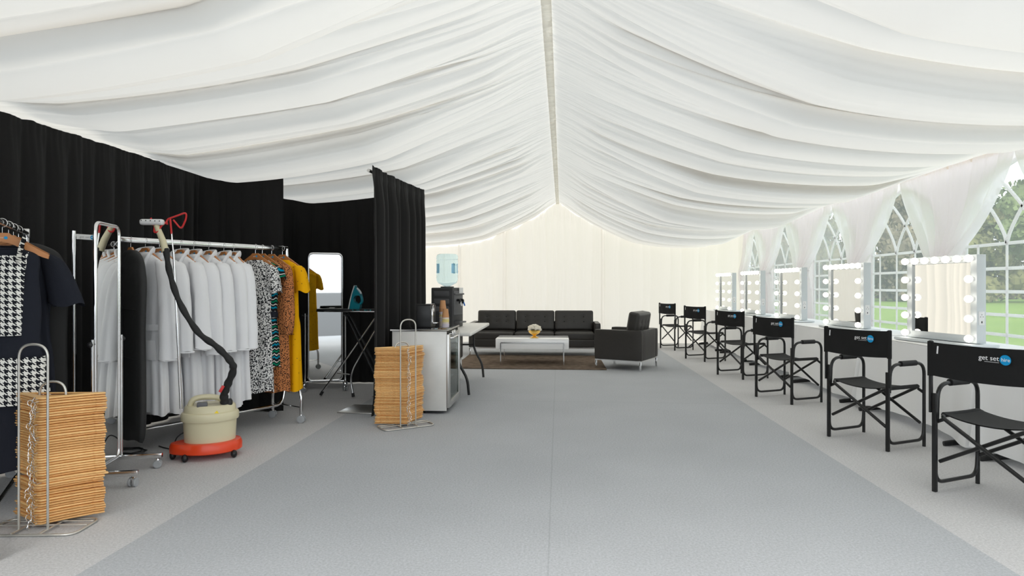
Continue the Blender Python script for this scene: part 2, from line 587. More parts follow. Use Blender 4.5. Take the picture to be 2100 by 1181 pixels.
def puffy(size, r, puff=0.0, n=10, dimples=(), dr=.05, dd=.012, pax=2):
    """rounded upholstery block centred at the origin; puff swells the +/- pax faces"""
    hx, hy, hz = [v / 2 for v in size]
    bm = bmesh.new()
    bmesh.ops.create_cube(bm, size=2.0)
    bmesh.ops.subdivide_edges(bm, edges=list(bm.edges), cuts=n, use_grid_fill=True)
    h = Vector((hx, hy, hz))
    for v in bm.verts:
        p = v.co.copy()
        uv = [p[i] for i in range(3)]
        q = Vector([math.copysign(abs(p[i]) ** .8, p[i]) * h[i] for i in range(3)])
        inner = Vector([max(-h[i] + r, min(h[i] - r, q[i])) for i in range(3)])
        d = q - inner
        if d.length > 1e-9:
            q = inner + d.normalized() * r
        if puff:
            a, b = [i for i in range(3) if i != pax]
            wgt = (1 - uv[a] ** 2) * (1 - uv[b] ** 2)
            q[pax] += math.copysign(puff * wgt ** .6, p[pax]) * (abs(p[pax]) ** 3)
        for dx, dy in dimples:
            a, b = [i for i in range(3) if i != pax]
            dist = math.hypot(q[a] - dx, q[b] - dy)
            q[pax] -= math.copysign(dd * math.exp(-(dist / dr) ** 2), p[pax]) * (1 if abs(p[pax]) > .5 else 0)
        v.co = q
    bm.verts.index_update()
    r_ = ([v.co.copy() for v in bm.verts], [[v.index for v in f.verts] for f in bm.faces])
    bm.free()
    return r_

def text_mesh(body, size, m, name):
    cu = bpy.data.curves.new('t', 'FONT')
    cu.body = body
    cu.size = size
    cu.extrude = .0006
    cu.align_x = 'RIGHT'
    cu.resolution_u = 3
    to = bpy.data.objects.new('t', cu)
    COL.objects.link(to)
    dg = bpy.context.evaluated_depsgraph_get()
    me = bpy.data.meshes.new_from_object(to.evaluated_get(dg))
    bpy.data.objects.remove(to)
    bpy.data.curves.remove(cu)
    me.name = name
    me.materials.clear()
    me.materials.append(m)
    return me

def rz3(a):
    return Matrix.Rotation(a, 4, 'Z')

rng = np.random.default_rng(11)
random.seed(5)

def cells(y0, y1, lo, hi, seed):
    r = np.random.default_rng(seed)
    b = [y0]
    while b[-1] < y1:
        b.append(b[-1] + r.uniform(lo, hi) ** 1.0)
    return np.array(b)

def bulge(v, b, power=.65):
    """repeated soft swags with tight creases between them; amplitude grows with swag width"""
    k = np.clip(np.searchsorted(b, v, side='right') - 1, 0, len(b) - 2)
    wd = b[k + 1] - b[k]
    s = np.clip((v - b[k]) / wd, 0, 1)
    return np.sin(PI * s) ** power * wd

def lap(v, b):
    """how far the cloth laps over itself on both sides of each crease"""
    k = np.clip(np.searchsorted(b, v, side='right') - 1, 0, len(b) - 2)
    wd = b[k + 1] - b[k]
    s = np.clip((v - b[k]) / wd, 0, 1)
    return -wd * np.sin(2 * PI * s) / (2 * PI)
def vnoise(v, scale, seed):
    r = np.random.default_rng(seed)
    t = r.uniform(-1, 1, 4096)
    x = v * scale + 500
    i = np.floor(x).astype(int)
    f = x - i
    f = f * f * (3 - 2 * f)
    return t[i % 4096] * (1 - f) + t[(i + 1) % 4096] * f

# ---------------------------------------------------------------- setting
HW, YB, YF = 4.06, 14.15, -0.35      # half width of the tent, back wall, front opening
fl = MB().box((0, (YB + YF) / 2, -.03), (2 * HW + .3, YB - YF + .4, .06)).build('floor', CARPET)
fl['kind'] = 'structure'
gm = MB()
gm.add([(4.25, -.6, -.12), (150, -.6, -.12), (150, 190, -.12), (4.25, 190, -.12)], [(0, 1, 2, 3)])
g_ = gm.build('ground', GRASS); g_['kind'] = 'structure'
gm = MB()
gm.add([(-150, -.6, -.12), (4.25, -.6, -.12), (4.25, 190, -.12), (-150, 190, -.12)], [(0, 1, 2, 3)])
rd = MB().add([(-150, -120, -.12), (150, -120, -.12), (150, -.6, -.12), (-150, -.6, -.12)], [(0, 1, 2, 3)]).build('added_dark_ground', mat('added_dark_grey', (.07, .07, .072), .95)); rd['kind'] = 'structure'  # unseen ground, added so the cheval mirror reflects dark below the horizon
g_ = gm.build('added_pale_ground', mat('added_pale_grey', (.36, .35, .34), .9)); g_['kind'] = 'structure'  # unseen ground, added in grey to keep green lawn bounce off the walls

def RIDGE(y):
    return -.105 + .0062 * y
def ceiling_half(side):
    nu, dv = 90, .0095
    u = np.linspace(0.005, 1.0, nu)
    Y = np.arange(YF, YB - .05, dv)
    U, V = np.meshgrid(u, Y)
    sd = 20 if side > 0 else 40
    if side > 0:
        sag = np.full_like(V, 2.1)
        sag = sag - .5 * np.clip((13 - V) / 6, 0, 1)
    else:
        sag = 1.12 + .5 * np.clip((V - 8.5) / 4, 0, 1)
    z = 3.126 - .626 * U - sag * U * (1 - U)
    # creases wander and bunch on their way down
    drift = .16 * U * vnoise(V, .55, sd) + .10 * np.sin(PI * U) * vnoise(V + 2 * U, .8, sd + 1)
    v = V + drift
    big = cells(YF - 2, YB + 2, .32, .95, sd + 2)
    mid = cells(YF - 2, YB + 2, .07, .26, sd + 3)
    fine = cells(YF - 2, YB + 2, .03, .075, sd + 4)
    wb = np.clip((U - .05) / .35, 0, 1) * (1 - .55 * np.clip((U - .8) / .2, 0, 1))
    wm = np.clip(U / .12, 0, 1) * (.5 + .5 * vnoise(v, 1.2, sd + 5)) * (1 - .35 * np.clip((U - .2) / .4, 0, 1))
    wf = np.clip(1 - U / .35, 0, 1) * .8 + .35 * np.clip((U - .75) / .25, 0, 1)
    cl = np.clip(vnoise(v, 2.2, sd + 6) * 2, 0, 1)
    dz = .27 * bulge(v, big, .9) * wb + .40 * bulge(v, mid, .7) * wm + .34 * bulge(v, fine, .7) * np.clip(wf + .35 * cl * np.clip(U / .2, 0, 1), 0, 1)
    dz += (.045 * vnoise(v, .9, sd + 7) - (.05 if side > 0 else .11)) * np.sin(PI * U)
    fade = .12 + .88 * np.clip((1 - U) / .22, 0, 1)
    edge = np.clip((1 - U) / .15, 0, 1) * np.clip((V - YF) / .3, 0, 1) * np.clip((YB - .05 - V) / .3, 0, 1)
    DY = (1.55 * lap(v, big) * wb + 1.6 * lap(v, mid) * np.clip(wm * 1.15, 0, 1)) * edge
    return np_grid('ceiling', side * (HW * U) + (1 - U) * RIDGE(V), V + DY, z - dz * fade + .02, LIN_CEIL, 'structure')
ceiling_half(1)
ceiling_half(-1)
# ruched band along the ridge
Yr = np.arange(YF, YB - .02, .008)
xs = np.linspace(-.034, .034, 9)
XX, YY = np.meshgrid(xs, Yr)
rb = cells(YF - 1, YB + 1, .045, .10, 3)
ZZ = 3.118 - .55 * bulge(YY + .02 * vnoise(YY * 3 + XX * 9, 3, 8), rb, .6) + .004
np_grid('trim_1', XX + RIDGE(YY), YY, ZZ, RUCHE, 'structure')

def lining_wall(name, p0, p1, z0, zt, m, seed, amp=1.0, seams=(), dx=.014, gather=None, lo=.05, hi=.3):
    """pleated fabric wall from p0 to p1 (plan), bottom z0, top zt(s) a function of plan distance"""
    p0, p1 = np.array(p0, float), np.array(p1, float)
    L = np.linalg.norm(p1 - p0)
    d = (p1 - p0) / L
    nrm = np.array([-d[1], d[0]])
    s = np.arange(0, L + dx, dx)
    zz = np.linspace(0, 1, 40)
    SS, TT = np.meshgrid(s, zz)
    Zt = np.vectorize(zt)(SS)
    Z = z0 + (Zt - z0) * TT
    v = SS + .03 * vnoise(Z * 1.3 + SS, 1, seed) + .02 * (1 - TT) * vnoise(SS, 2, seed + 9)
    big = cells(-1, L + 1, lo * 3, hi * 2, seed + 1)
    mid = cells(-1, L + 1, lo, hi, seed + 2)
    off = amp * (.07 * bulge(v, big, .8) + .12 * bulge(v, mid, .8) * (.5 + .5 * vnoise(v, 1.5, seed + 3)))
    if gather is not None:
        fine = cells(-1, L + 1, .03, .07, seed + 4)
        off += .3 * bulge(SS, fine, .7) * np.exp(-((Z - gather) / .14) ** 2)
        off += -.02 * np.exp(-((Z - gather) / .02) ** 2)
    for sm in seams:
        off += -.03 * np.exp(-((SS - sm) / .012) ** 2) + .02 * np.exp(-((SS - sm - .03) / .015) ** 2)
    X = p0[0] + d[0] * SS + nrm[0] * off
    Y = p0[1] + d[1] * SS + nrm[1] * off
    return np_grid(name, X, Y, Z, m, 'structure')
def back_top(s):
    x = abs(s - HW)
    return 3.22 - .5 * min(1, x / HW)
lining_wall('wall_back', (HW, YB), (-HW, YB), 0, back_top, LIN_WALL, 70, .9, seams=(HW - 1.0, HW + 1.18, HW + 2.2), gather=2.83)
lining_wall('wall_left', (-HW, YB), (-HW, YF), 0, lambda s: 2.52, LIN_WALL, 80, 1.2)

# right wall: PVC skin with arched windows, one per bay
WC = [2.13, 4.03, 5.93, 7.83, 9.73, 11.63, 13.40]
PITCH = 1.9
WB, WS, WTOP, WH = .70, 1.645, 2.40, .80
def arch(y):
    t = min(1, abs(y) / WH)
    return WS + (WTOP - WS) * math.sqrt(max(0, 1 - t ** 1.7))
wm_ = MB()
ed = [YF] + [(a + b) / 2 for a, b in zip(WC, WC[1:])] + [YB]
ed[0] = WC[0] - .95
XW = HW + .05
for c, a, b in zip(WC, ed, ed[1:]):
    ys = [c - WH + 2 * WH * i / 24 for i in range(25)]
    wm_.add([(XW, a, 0), (XW, b, 0), (XW, b, WB), (XW, a, WB)], [(0, 1, 2, 3)])
    if b - a > 2 * WH:
        wm_.add([(XW, a, WB), (XW, c - WH, WB), (XW, c - WH, 2.6), (XW, a, 2.6)], [(0, 1, 2, 3)])
        wm_.add([(XW, c + WH, WB), (XW, b, WB), (XW, b, 2.6), (XW, c + WH, 2.6)], [(0, 1, 2, 3)])
    wm_.strip([(XW, y, arch(y - c)) for y in ys], [(XW, y, 2.6) for y in ys])
wm_.add([(XW, YF, 0), (XW, ed[0], 0), (XW, ed[0], 2.6), (XW, YF, 2.6)], [(0, 1, 2, 3)])
wr = wm_.build('wall_right', PVC_WALL, smooth=False); wr['kind'] = 'structure'
for i, c in enumerate(WC):
    r_ = bpy.data.objects.new('window_%d' % (i + 1), None)
    COL.objects.link(r_)
    r_.location = (XW, c, 0)
    r_['kind'] = 'structure'
    fr = MB()
    out = [(0, -WH, WB)] + [(0, -WH + 2 * WH * k / 28, arch(-WH + 2 * WH * k / 28)) for k in range(29)] + [(0, WH, WB)]
    fr.tube(out, .022, 4, closed=True)
    for z in (.80, .985, 1.20, 1.415, 1.645):
        fr.box((-.004, 0, z), (.008, 2 * WH, .030))
    for y in (-.6, -.2, .2, .6):
        fr.box((-.005, y, (WB + WS) / 2), (.008, .026, WS - WB))
    for y0, sgs in ((-.2, (-1, 1)), (.2, (-1, 1))):
        for sg in sgs:
            pts = []
            for k in range(13):
                a = k / 12 * 1.0
                y = y0 + sg * 1.15 * (1 - math.cos(a))
                z = WS + 1.0 * math.sin(a) * .95
                y = y0 + sg * .85 * (a ** 1.35)
                if abs(y) > WH or z > arch(y):
                    break
                pts.append((-.006, y, z))
            if len(pts) > 1:
                fr.tube(pts, .015, 4)
    fr.build('window_frame', WHITEBAR, r_)
    pn = MB()
    ys = [-WH + 2 * WH * k / 28 for k in range(29)]
    pn.strip([(.006, y, WB) for y in ys], [(.006, y, arch(y)) for y in ys])
    pn.build('pane', PANE, r_, smooth=False)

# tie-back curtains between the windows
def tie_curtain(yl, yp, yr, label, seed):
    XC = HW - .03
    TZ = 1.50
    nu, nv = 90, 60
    r = np.random.default_rng(seed)
    ph = r.uniform(0, 6, 6)
    m = MB()
    def fn(a, b):
        z = 2.50 - b * 2.36
        s = a * 2 - 1
        if z > TZ:
            t = (2.50 - z) / (2.50 - TZ)
            f = 1 - t ** 1.5
        else:
            f = 0
        f = max(f, 0)
        hwl = (yp - yl - .012) * f + .16 * (1 - f)
        hwr = (yr - yp - .012) * f + .16 * (1 - f)
        if z < TZ:
            q = min(1, (TZ - z) / .5)
            hwl = hwr = .16 + .03 * q
        y = yp + (s * hwl if s < 0 else s * hwr)
        gat = 1 - f
        amp = .012 + .03 * gat
        x = XC - amp * (math.sin(s * 17 + ph[0] + .6 * z) + .6 * math.sin(s * 31 + ph[1])) - .02 * gat
        x -= .05 * math.exp(-((z - TZ) / .25) ** 2)
        if z > TZ:
            x += .010 * math.sin(s * 60 + ph[2]) * math.exp(-((2.5 - z) / .2) ** 2)
        return (x, y, z)
    m.grid(nu, nv, fn)
    o = m.build('tieback_curtain', SHEER, angle=180)
    tag(o, label, 'curtain', 'white curtains tied back along the window wall')
    tb = MB()
    tb.tube([(XC - .12 + .11 * abs(k / 6) ** 2, yp + k * .028, TZ) for k in range(-6, 7)], .011, 6)
    tb.build('tieback', PVC_WALL, o)
    return o
CL2 = ['white tied curtain between the two windows nearest the open tent end',
       'white tied curtain by the nearest director chair, at the right edge of the photo',
       'white tied curtain hanging above and behind the nearest bulb mirror',
       'white tied curtain hanging above the second bulb mirror from the camera',
       'white tied curtain hanging above the third bulb mirror from the camera',
       'white tied curtain between the two farthest windows, above the fourth bulb mirror',
       'narrow white curtain in the far corner beside the last window and farthest bulb mirror']
for i in range(1, len(WC)):
    yl = WC[i - 1]; yr = WC[i]; yp = (yl + yr) / 2
    tie_curtain(yl, yp, yr, CL2[i - 1], 30 + i)
tie_curtain(WC[-1], YB - .2, YB - .03, CL2[6], 39)

# lining header strip where ceiling meets the right wall
hd = MB()
hd.grid(400, 3, lambda a, b: (HW - .01 - .012 * math.sin(a * 900) * (1 - abs(b * 2 - 1)), YF + (YB - YF) * a, 2.47 + .06 * b))
h_ = hd.build('trim_2', LIN_WALL, angle=180); h_['kind'] = 'structure'
hd = MB()
hd.grid(500, 4, lambda a, b: (-HW + .04 + .02 * math.sin(a * 700), YF + (YB - YF) * a, 2.34 + .2 * b))
h_ = hd.build('trim_3', RUCHE, angle=180); h_['kind'] = 'structure'

# ---------------------------------------------------------------- trees beyond the lawn
def tree(x, y, h, wd, col, label, seed, zb=0.0):
    t = thing('tree', label, 'tree', (x, y, -.12), 0, 'trees beyond the lawn')
    r = random.Random(seed)
    tr = MB()
    tr.tube(curve([(0, 0, 0), (.1, 0, h * .3), (0, .1, h * .6), (.1, .1, h * .85)], 3), [.28 - .02 * k for k in range(10)], 6)
    for k in range(5):
        a = r.uniform(0, 6.28); z = h * r.uniform(.3, .6)
        tr.tube([(0, 0, z), (math.cos(a) * wd * .3, math.sin(a) * wd * .3, z + h * .2)], [.1, .03], 5)
    tr.build('trunk', BARK, t)
    f = MB()
    blobs = []
    for k in range(16):
        a = r.uniform(0, 6.28); rr = math.sqrt(r.random()) * wd * .42
        z = h * (.08 + .82 * r.random())
        rr *= math.sqrt(max(.1, 1 - ((z / h - .4) / .65) ** 2))
        blobs.append((rr * math.cos(a), rr * math.sin(a), z, r.uniform(.14, .22) * min(h, wd)))
    for bx, by, bz, br in blobs:
        f.ball((bx, by, bz), br * .72, 9, 6)
        for k in range(190):
            d = Vector((r.gauss(0, 1), r.gauss(0, 1), r.gauss(0, 1))).normalized()
            p = Vector((bx, by, bz)) + d * br * r.uniform(.7, 1.12)
            if p.z < .1:
                continue
            s = r.uniform(.11, .24) * (h / 9) ** .5
            q = Euler((r.uniform(0, 3), r.uniform(0, 3), r.uniform(0, 3))).to_matrix()
            f.add([p + q @ Vector(v) for v in ((-s, -s * .6, 0), (s, -s * .5, s * .2), (s * .8, s * .6, 0), (-s * .7, s * .6, -s * .2))], [(0, 1, 2, 3)])
    f.build('foliage', col, t, smooth=False)
    return t
FOL = [mat('olive_foliage', (.155, .15, .06), .9, var=.5, vscale=.5), mat('brown_foliage', (.17, .14, .09), .9, var=.45, vscale=.5),
       mat('green_foliage', (.125, .155, .06), .9, var=.5, vscale=.5)]
KN = ['olive green', 'bare brown', 'bushy green']
TR = [(14, 66, 8.5, 6.5, 2), (19.5, 63, 10, 7.5, 1), (25, 65, 9, 7.5, 0), (30, 61, 10.5, 8, 1), (35.5, 58, 9, 8, 0), (40, 55, 10, 8, 2),
      (45, 52, 8.0, 7, 1), (50, 49, 7.2, 7, 0), (28, 72, 13, 8, 2), (38, 68, 12, 9, 1), (21, 75, 12, 8, 0), (56, 46, 6.8, 7, 1), (60, 40, 6.8, 7, 2)]
ORD = ['first', 'second', 'third', 'fourth', 'fifth', 'sixth', 'seventh', 'eighth', 'ninth', 'tenth']
front_i = 0
for k, (x, y, h, wd, c) in enumerate(TR):
    if y >= 67:
        lab = '%s tall tree of the back row beyond the lawn, %s from the left' % (KN[c], ORD[[10, 8, 9].index(k)])
    else:
        lab = '%s tree at the lawn edge seen through the windows, %s from the left' % (KN[c], ['first', 'second', 'third', 'fourth', 'fifth', 'sixth', 'seventh', 'eighth', 'ninth', 'tenth'][front_i])
        front_i += 1
    tree(x, y, h, wd, FOL[c], lab, 100 + k)
hg = MB()
rr_ = random.Random(9)
for k in range(5200):
    t = rr_.random()
    p = Vector((8 + 66 * t, 84 - 22 * t + rr_.uniform(-1, 1), -.1 + 3.2 * rr_.random() ** 1.2 * (.8 + .3 * math.sin(t * 40))))
    s = rr_.uniform(.14, .32)
    q = Euler((rr_.uniform(0, 3), rr_.uniform(0, 3), rr_.uniform(0, 3))).to_matrix()
    hg.add([p + q @ Vector(v) for v in ((-s, -s * .6, 0), (s, -s * .5, s * .2), (s * .8, s * .6, 0), (-s * .7, s * .6, -s * .2))], [(0, 1, 2, 3)])
tag(hg.build('hedge', FOL[1], smooth=False), 'long low brown hedge at the far edge of the lawn', 'hedge')

# ---------------------------------------------------------------- black drapes
def drape(label, path, zt, seed, pipe=True, zb=.015, amp=.035, flare=None, side=-1):
    """black pipe-and-drape along a plan polyline"""
    P = fillet([(x, y, 0) for x, y in path], .25, 8) if len(path) > 2 else [Vector((*path[0], 0)), Vector((*path[1], 0))]
    ln = [0]
    for a, b in zip(P, P[1:]):
        ln.append(ln[-1] + (b - a).length)
    L = ln[-1]
    px = np.array([p.x for p in P]); py = np.array([p.y for p in P])
    s = np.arange(0, L, .012)
    s = np.append(s, L)
    zz = np.concatenate([np.linspace(0, .08, 6)[:-1], np.linspace(.08, 1, 34)])
    SS, TT = np.meshgrid(s, zz)
    big = cells(-1, L + 1, .07, .26, seed)
    fine = cells(-1, L + 1, .025, .06, seed + 1)
    v = SS + .025 * vnoise(TT * 2.5 + SS * .7, 1, seed + 2) * np.clip(TT * 3, 0, 1) + .02 * TT * vnoise(SS, 3, seed + 4)
    body = np.clip((TT - .03) / .12, 0, 1)
    off = amp * (bulge(v, big, 1.0) / .17) * (.35 + .65 * body) + .16 * bulge(SS, fine, .8) * (1 - .75 * body)
    off -= amp * .5
    pinch = np.exp(-((TT - .035) / .012) ** 2)
    off *= 1 - .45 * pinch
    X0 = np.interp(SS, ln, px); Y0 = np.interp(SS, ln, py)
    dxs = np.gradient(np.interp(s, ln, px), s); dys = np.gradient(np.interp(s, ln, py), s)
    l_ = np.hypot(dxs, dys)
    NX = -(dys / l_)[None, :]; NY = (dxs / l_)[None, :]
    X = X0 - NX * off
    Y = Y0 - NY * off
    if flare is not None:
        k = np.clip((TT - .75) / .25, 0, 1) ** 2 * np.exp(-SS / .3)
        X += flare[0] * k; Y += flare[1] * k
    Z = zt + .012 - TT * (zt + .012 - zb) + .006 * vnoise(SS, 14, seed + 6) * np.clip(1 - TT * 20, 0, 1)
    o = np_grid('drape', X, Y, Z, BLACKDRAPE)
    o['label'] = label; o['category'] = 'curtain'; o['group'] = 'black drapes around the changing area'
    if pipe:
        po = side * .035
        MB().tube([(p.x + po * (P[-1] - P[0]).normalized().y, p.y - po * (P[-1] - P[0]).normalized().x, zt - .035) for p in P], .016, 8).build('curtain_pole', STEEL, o)
        for e, nx in ((P[0], P[1]), (P[-1], P[-2])):
            d = (nx - e).normalized()
            p = e + d * .36 + Vector((d.y, -d.x, 0)) * (side * .05 if e is P[0] else -side * .05)
            ub = MB()
            ub.cyl((p.x, p.y, .012), (p.x, p.y, zt - .02), .019, 10)
            q = p + Vector((d.y, -d.x, 0)) * (side * .17 if e is P[0] else -side * .17)
            ub.box((q.x, q.y, .006), (.42, .40, .010), rz3(math.atan2(d.y, d.x)), bev=.004)
            ub.build('upright', STEEL, o)
    return o
drape('long black drape behind both clothes rails at the left of the tent', [(-3.66, -.2), (-3.66, 8.06)], 2.39, 200)
drape('black drape panel behind the yellow dress, its right edge free', [(-3.58, 6.10), (-2.72, 6.1)], 2.39, 214, amp=.03)
drape('black drape at the back of the changing corner behind the cheval mirror', [(-3.58, 8.0), (-1.80, 8.0)], 2.40, 230)
drape('black drape partition jutting out beside the white bar fridge', [(-1.77, 5.92), (-1.69, 6.9), (-1.585, 7.5)], 2.39, 240, amp=.05, flare=(-.03, -.02))

# ---------------------------------------------------------------- logo pieces shared by chairs, rail and hangers
LOGO_W = text_mesh('get set', .050, WHITEINK, 'logo_text')
LOGO_H = text_mesh('hire', .036, WHITEINK, 'logo_text')
disc = MB(); disc.lathe([(.032, -.0004), (.032, .0004)], 28)
LOGO_D = disc.mesh('logo_disc', BLUE)
tiny = MB(); tiny.lathe([(.0085, -.0004), (.0085, .0004)], 14)
HANG_D = tiny.mesh('logo_disc', BLUE)
HANG_T = text_mesh('get set', .0095, WHITEINK, 'logo_text')

# ---------------------------------------------------------------- director chairs
def make_chair():
    t = thing('director_chair', '', 'chair', group='black canvas director chairs in a row')
    hw, hd = .262, .205
    R = .0125
    for sx in (-1, 1):
        x = sx * hw
        MB().box((x, -hd, .30), (.026, .022, .60), bev=.004).build('rear_leg', BLACKMET, t)
        MB().box((x + sx * .020, -hd - .006, .70), (.014, .024, .44), bev=.003).build('backrest_post', BLACKMET, t)
        a = MB().tube(fillet([(x, -hd + .018, .44), (x, -hd + .03, .655), (x, hd, .655), (x, hd, 0)], .09, 7), R, 10)
        a.build('arm_tube', BLACKMET, t)
        MB().tube([(x, -hd + .14, .657), (x, hd - .10, .657)], .022, 12).build('armrest_pad', FOAM, t)
        MB().tube(fillet([(x, -hd, .19), (x, -hd + .012, .055), (x, hd - .012, .055), (x, hd, .19)], .07, 6), R * .95, 10).build('bottom_rail', BLACKMET, t)
        MB().box((x - sx * .02, -hd + .02, .435), (.05, .014, .02), (0, sx * .5, 0), .003).build('seat_link', BLACKMET, t)
        MB().box((x - sx * .02, hd - .01, .435), (.05, .014, .02), (0, sx * .5, 0), .003).build('seat_link', BLACKMET, t)
    for sx in (-1, 1):
        k = .016 * sx
        pts = [(-sx * (hw - .012), -hd + .012 + k, .185), (sx * .205, -hd + .012 + k, .455), (sx * .232, -hd + .03, .468),
               (sx * .232, hd - .02, .468), (sx * .205, hd - .012 + k, .455), (-sx * (hw - .012), hd - .012 + k, .185)]
        MB().tube(fillet(pts, .05, 5), .0118, 10).build('cross_brace', BLACKMET, t)
    seat = MB()
    def sf(a, b):
        x = (a * 2 - 1)
        y = -hd + .035 + (2 * hd - .07) * b
        return (x * .245, y, .484 - .035 * (1 - abs(x) ** 2.2) - .004 * math.sin(b * PI))
    seat.grid(17, 9, sf)
    n0 = len(seat.v)
    seat.add([(p[0], p[1], p[2] - .006) for p in seat.v], [tuple(reversed(f)) for f in seat.f])
    for sx in (-1, 1):
        seat.tube([(sx * .232, -hd + .035, .469), (sx * .232, hd - .035, .469)], .0155, 12)
    seat.build('seat', SEATCANVAS, t, angle=50)
    bk = MB()
    yb = -hd - .006
    def bf(o):
        def f(a, b):
            x = a * 2 - 1
            top = .912 - .006 * (1 - x * x)
            bot = .712 - .012 * (1 - x * x)
            z = bot + (top - bot) * b
            return (x * .285, yb - .016 + o - .022 * (1 - abs(x) ** 2.5) * (.75 + .25 * b) + .002 * math.sin(x * 9 + b * 4), z)
        return f
    bk.grid(25, 9, bf(0)); bk.grid(25, 9, bf(.004))
    for sx in (-1, 1):
        bk.tube([(sx * .282, yb - .003, .705), (sx * .282, yb - .003, .915)], .0165, 12, sq=(1, 1))
    b = bk.build('backrest', CANVAS, t, angle=60)
    yl = yb - .016 - .022 - .0022
    rot = (PI / 2, 0, 0)
    place('logo_text', LOGO_W, b, (.122, yl - .0012, .838), rot, (.78, .78, 1))
    place('logo_disc', LOGO_D, b, (.152, yl + .001, .846), rot, (.88, .88, 1))
    place('logo_text', LOGO_H, b, (.1765, yl - .0006, .838), rot, (.78, .78, 1))
    MB().box((.083, yl + .0006, .829), (.075, .0012, .004)).build('logo_underline', GREYINK, b)
    MB().box((-.222, yb - .030, .868), (.008, .002, .046), (0, .08, 0)).build('fabric_tag', WHITEINK, b)
    return t
chair0 = make_chair()
CH = [((2.286, 4.037), 27), ((2.246, 5.454), 27), ((2.235, 7.36), 25), ((2.25, 9.16), 24), ((2.20, 11.16), 24), ((2.06, 13.0), 22)]
CHL = ['nearest black canvas director chair, cut off by the right edge of the photo',
       'second black director chair from the camera, in front of the nearest lit mirror',
       'third black director chair from the camera, right of the gap after the leather armchair group',
       'third director chair from the far end of the row, black canvas with blue logo',
       'second to last black director chair of the row, just behind the leather armchair',
       'farthest black director chair of the row, close to the cream back wall']
CHL[2] = 'third black director chair from the camera, midway along the row of mirrors'
for i, ((x, y), a) in enumerate(CH):
    ang = math.radians(a) - PI / 2
    u = Vector((math.cos(ang), math.sin(ang)))
    f = Vector((-math.sin(ang), math.cos(ang)))
    c = Vector((x, y)) + u * .262 + f * .205
    if i == 0:
        chair0.location = (c.x, c.y, 0); chair0.rotation_euler = (0, 0, ang); chair0['label'] = CHL[0]
    else:
        dup(chair0, None, (c.x, c.y, 0), ang, CHL[i])

# ---------------------------------------------------------------- dressing tables, cloths and bulb mirrors
TY = [4.07, 5.90, 7.74, 9.57, 11.40, 13.16]
TPOS = ['nearest the camera at the right edge', 'second from the camera', 'third from the camera', 'third from the back wall', 'second from the back wall', 'nearest the back wall']
def make_table():
    t = thing('folding_table', '', 'table', group='folding tables under white cloths')
    MB().box((0, 0, .715), (.76, 1.76, .035), bev=.01).build('tabletop', FOLDTOP, t)
    for sy in (-1, 1):
        y = sy * .70
        l = MB()
        l.tube(curve([(-.30, y, .70), (-.24, y, .45), (-.02, y, .25), (-.02, y, .05)], 5), .014, 8)
        l.tube(curve([(.30, y, .70), (.24, y, .45), (.02, y, .25), (.02, y, .05)], 5), .014, 8)
        l.tube([(-.55, y, .014), (-.50, y, .024), (-.2, y, .052), (.2, y, .052), (.36, y, .03)], .0135, 8, sq=(1, 1.7))
        l.build('leg', BLACKMET, t)
    return t
tab0 = make_table()
def cloth(y, half, label, seed):
    r = np.random.default_rng(seed)
    ph = r.uniform(0, 6, 8)
    x0, x1 = 3.15, 3.95
    m = MB()
    per = []
    nfront = 44
    # outline walked from the back corner round the front to the other back corner
    def outline(s):
        L1, L2 = x1 - x0, 2 * half
        T = 2 * L1 + L2
        d = s * T
        if d < L1: return (x1 - d, -half, 0, -1)
        if d < L1 + L2: return (x0, -half + d - L1, -1, 0)
        return (x0 + d - L1 - L2, half, 0, 1)
    N, K = 130, 14
    def fn(a, b):
        px, py, nx, ny = outline(min(max(a, 0), .99999))
        drop = b
        z = .738 - .672 * drop
        dcorner = min(abs(py + half) + abs(px - x0), abs(py - half) + abs(px - x0))
        fold = (math.sin(a * 40 + ph[0]) * .5 + math.sin(a * 71 + ph[1]) * .35 + math.sin(a * 23 + ph[2]) * .4) * .022 * drop ** .8
        cor = math.exp(-(dcorner / .12) ** 2) * .055 * drop
        lim = .025 if nx == 0 else 1
        out = .008 + fold + .03 * drop + (cor if nx else cor * .2)
        if nx == 0:
            out = min(out, .012)
        z -= (.02 * math.sin(a * 11 + ph[3]) + cor * .25) * drop
        return (px + nx * out, py + ny * out, max(.02, z))
    m.grid(N, K, fn)
    m.add([(x0 - .006, y_, .7405) for y_ in (-half - .006, half + .006)] + [(x1, half + .006, .7405), (x1, -half - .006, .7405)], [(0, 1, 2, 3)])
    o = m.build('tablecloth', LINEN, angle=50, loc=(0, y, 0))
    tag(o, label, 'tablecloth', 'white cloths on the make-up tables')
    return o
for i, y in enumerate(TY):
    lab = 'folding table with black legs under a white cloth, ' + TPOS[i]
    if i == 0:
        tab0.location = (3.56, y, 0); tab0['label'] = lab
    else:
        dup(tab0, None, (3.56, y, 0), 0, lab)
    cloth(y, .895, 'white cloth draped over the make-up table ' + TPOS[i], 300 + i)

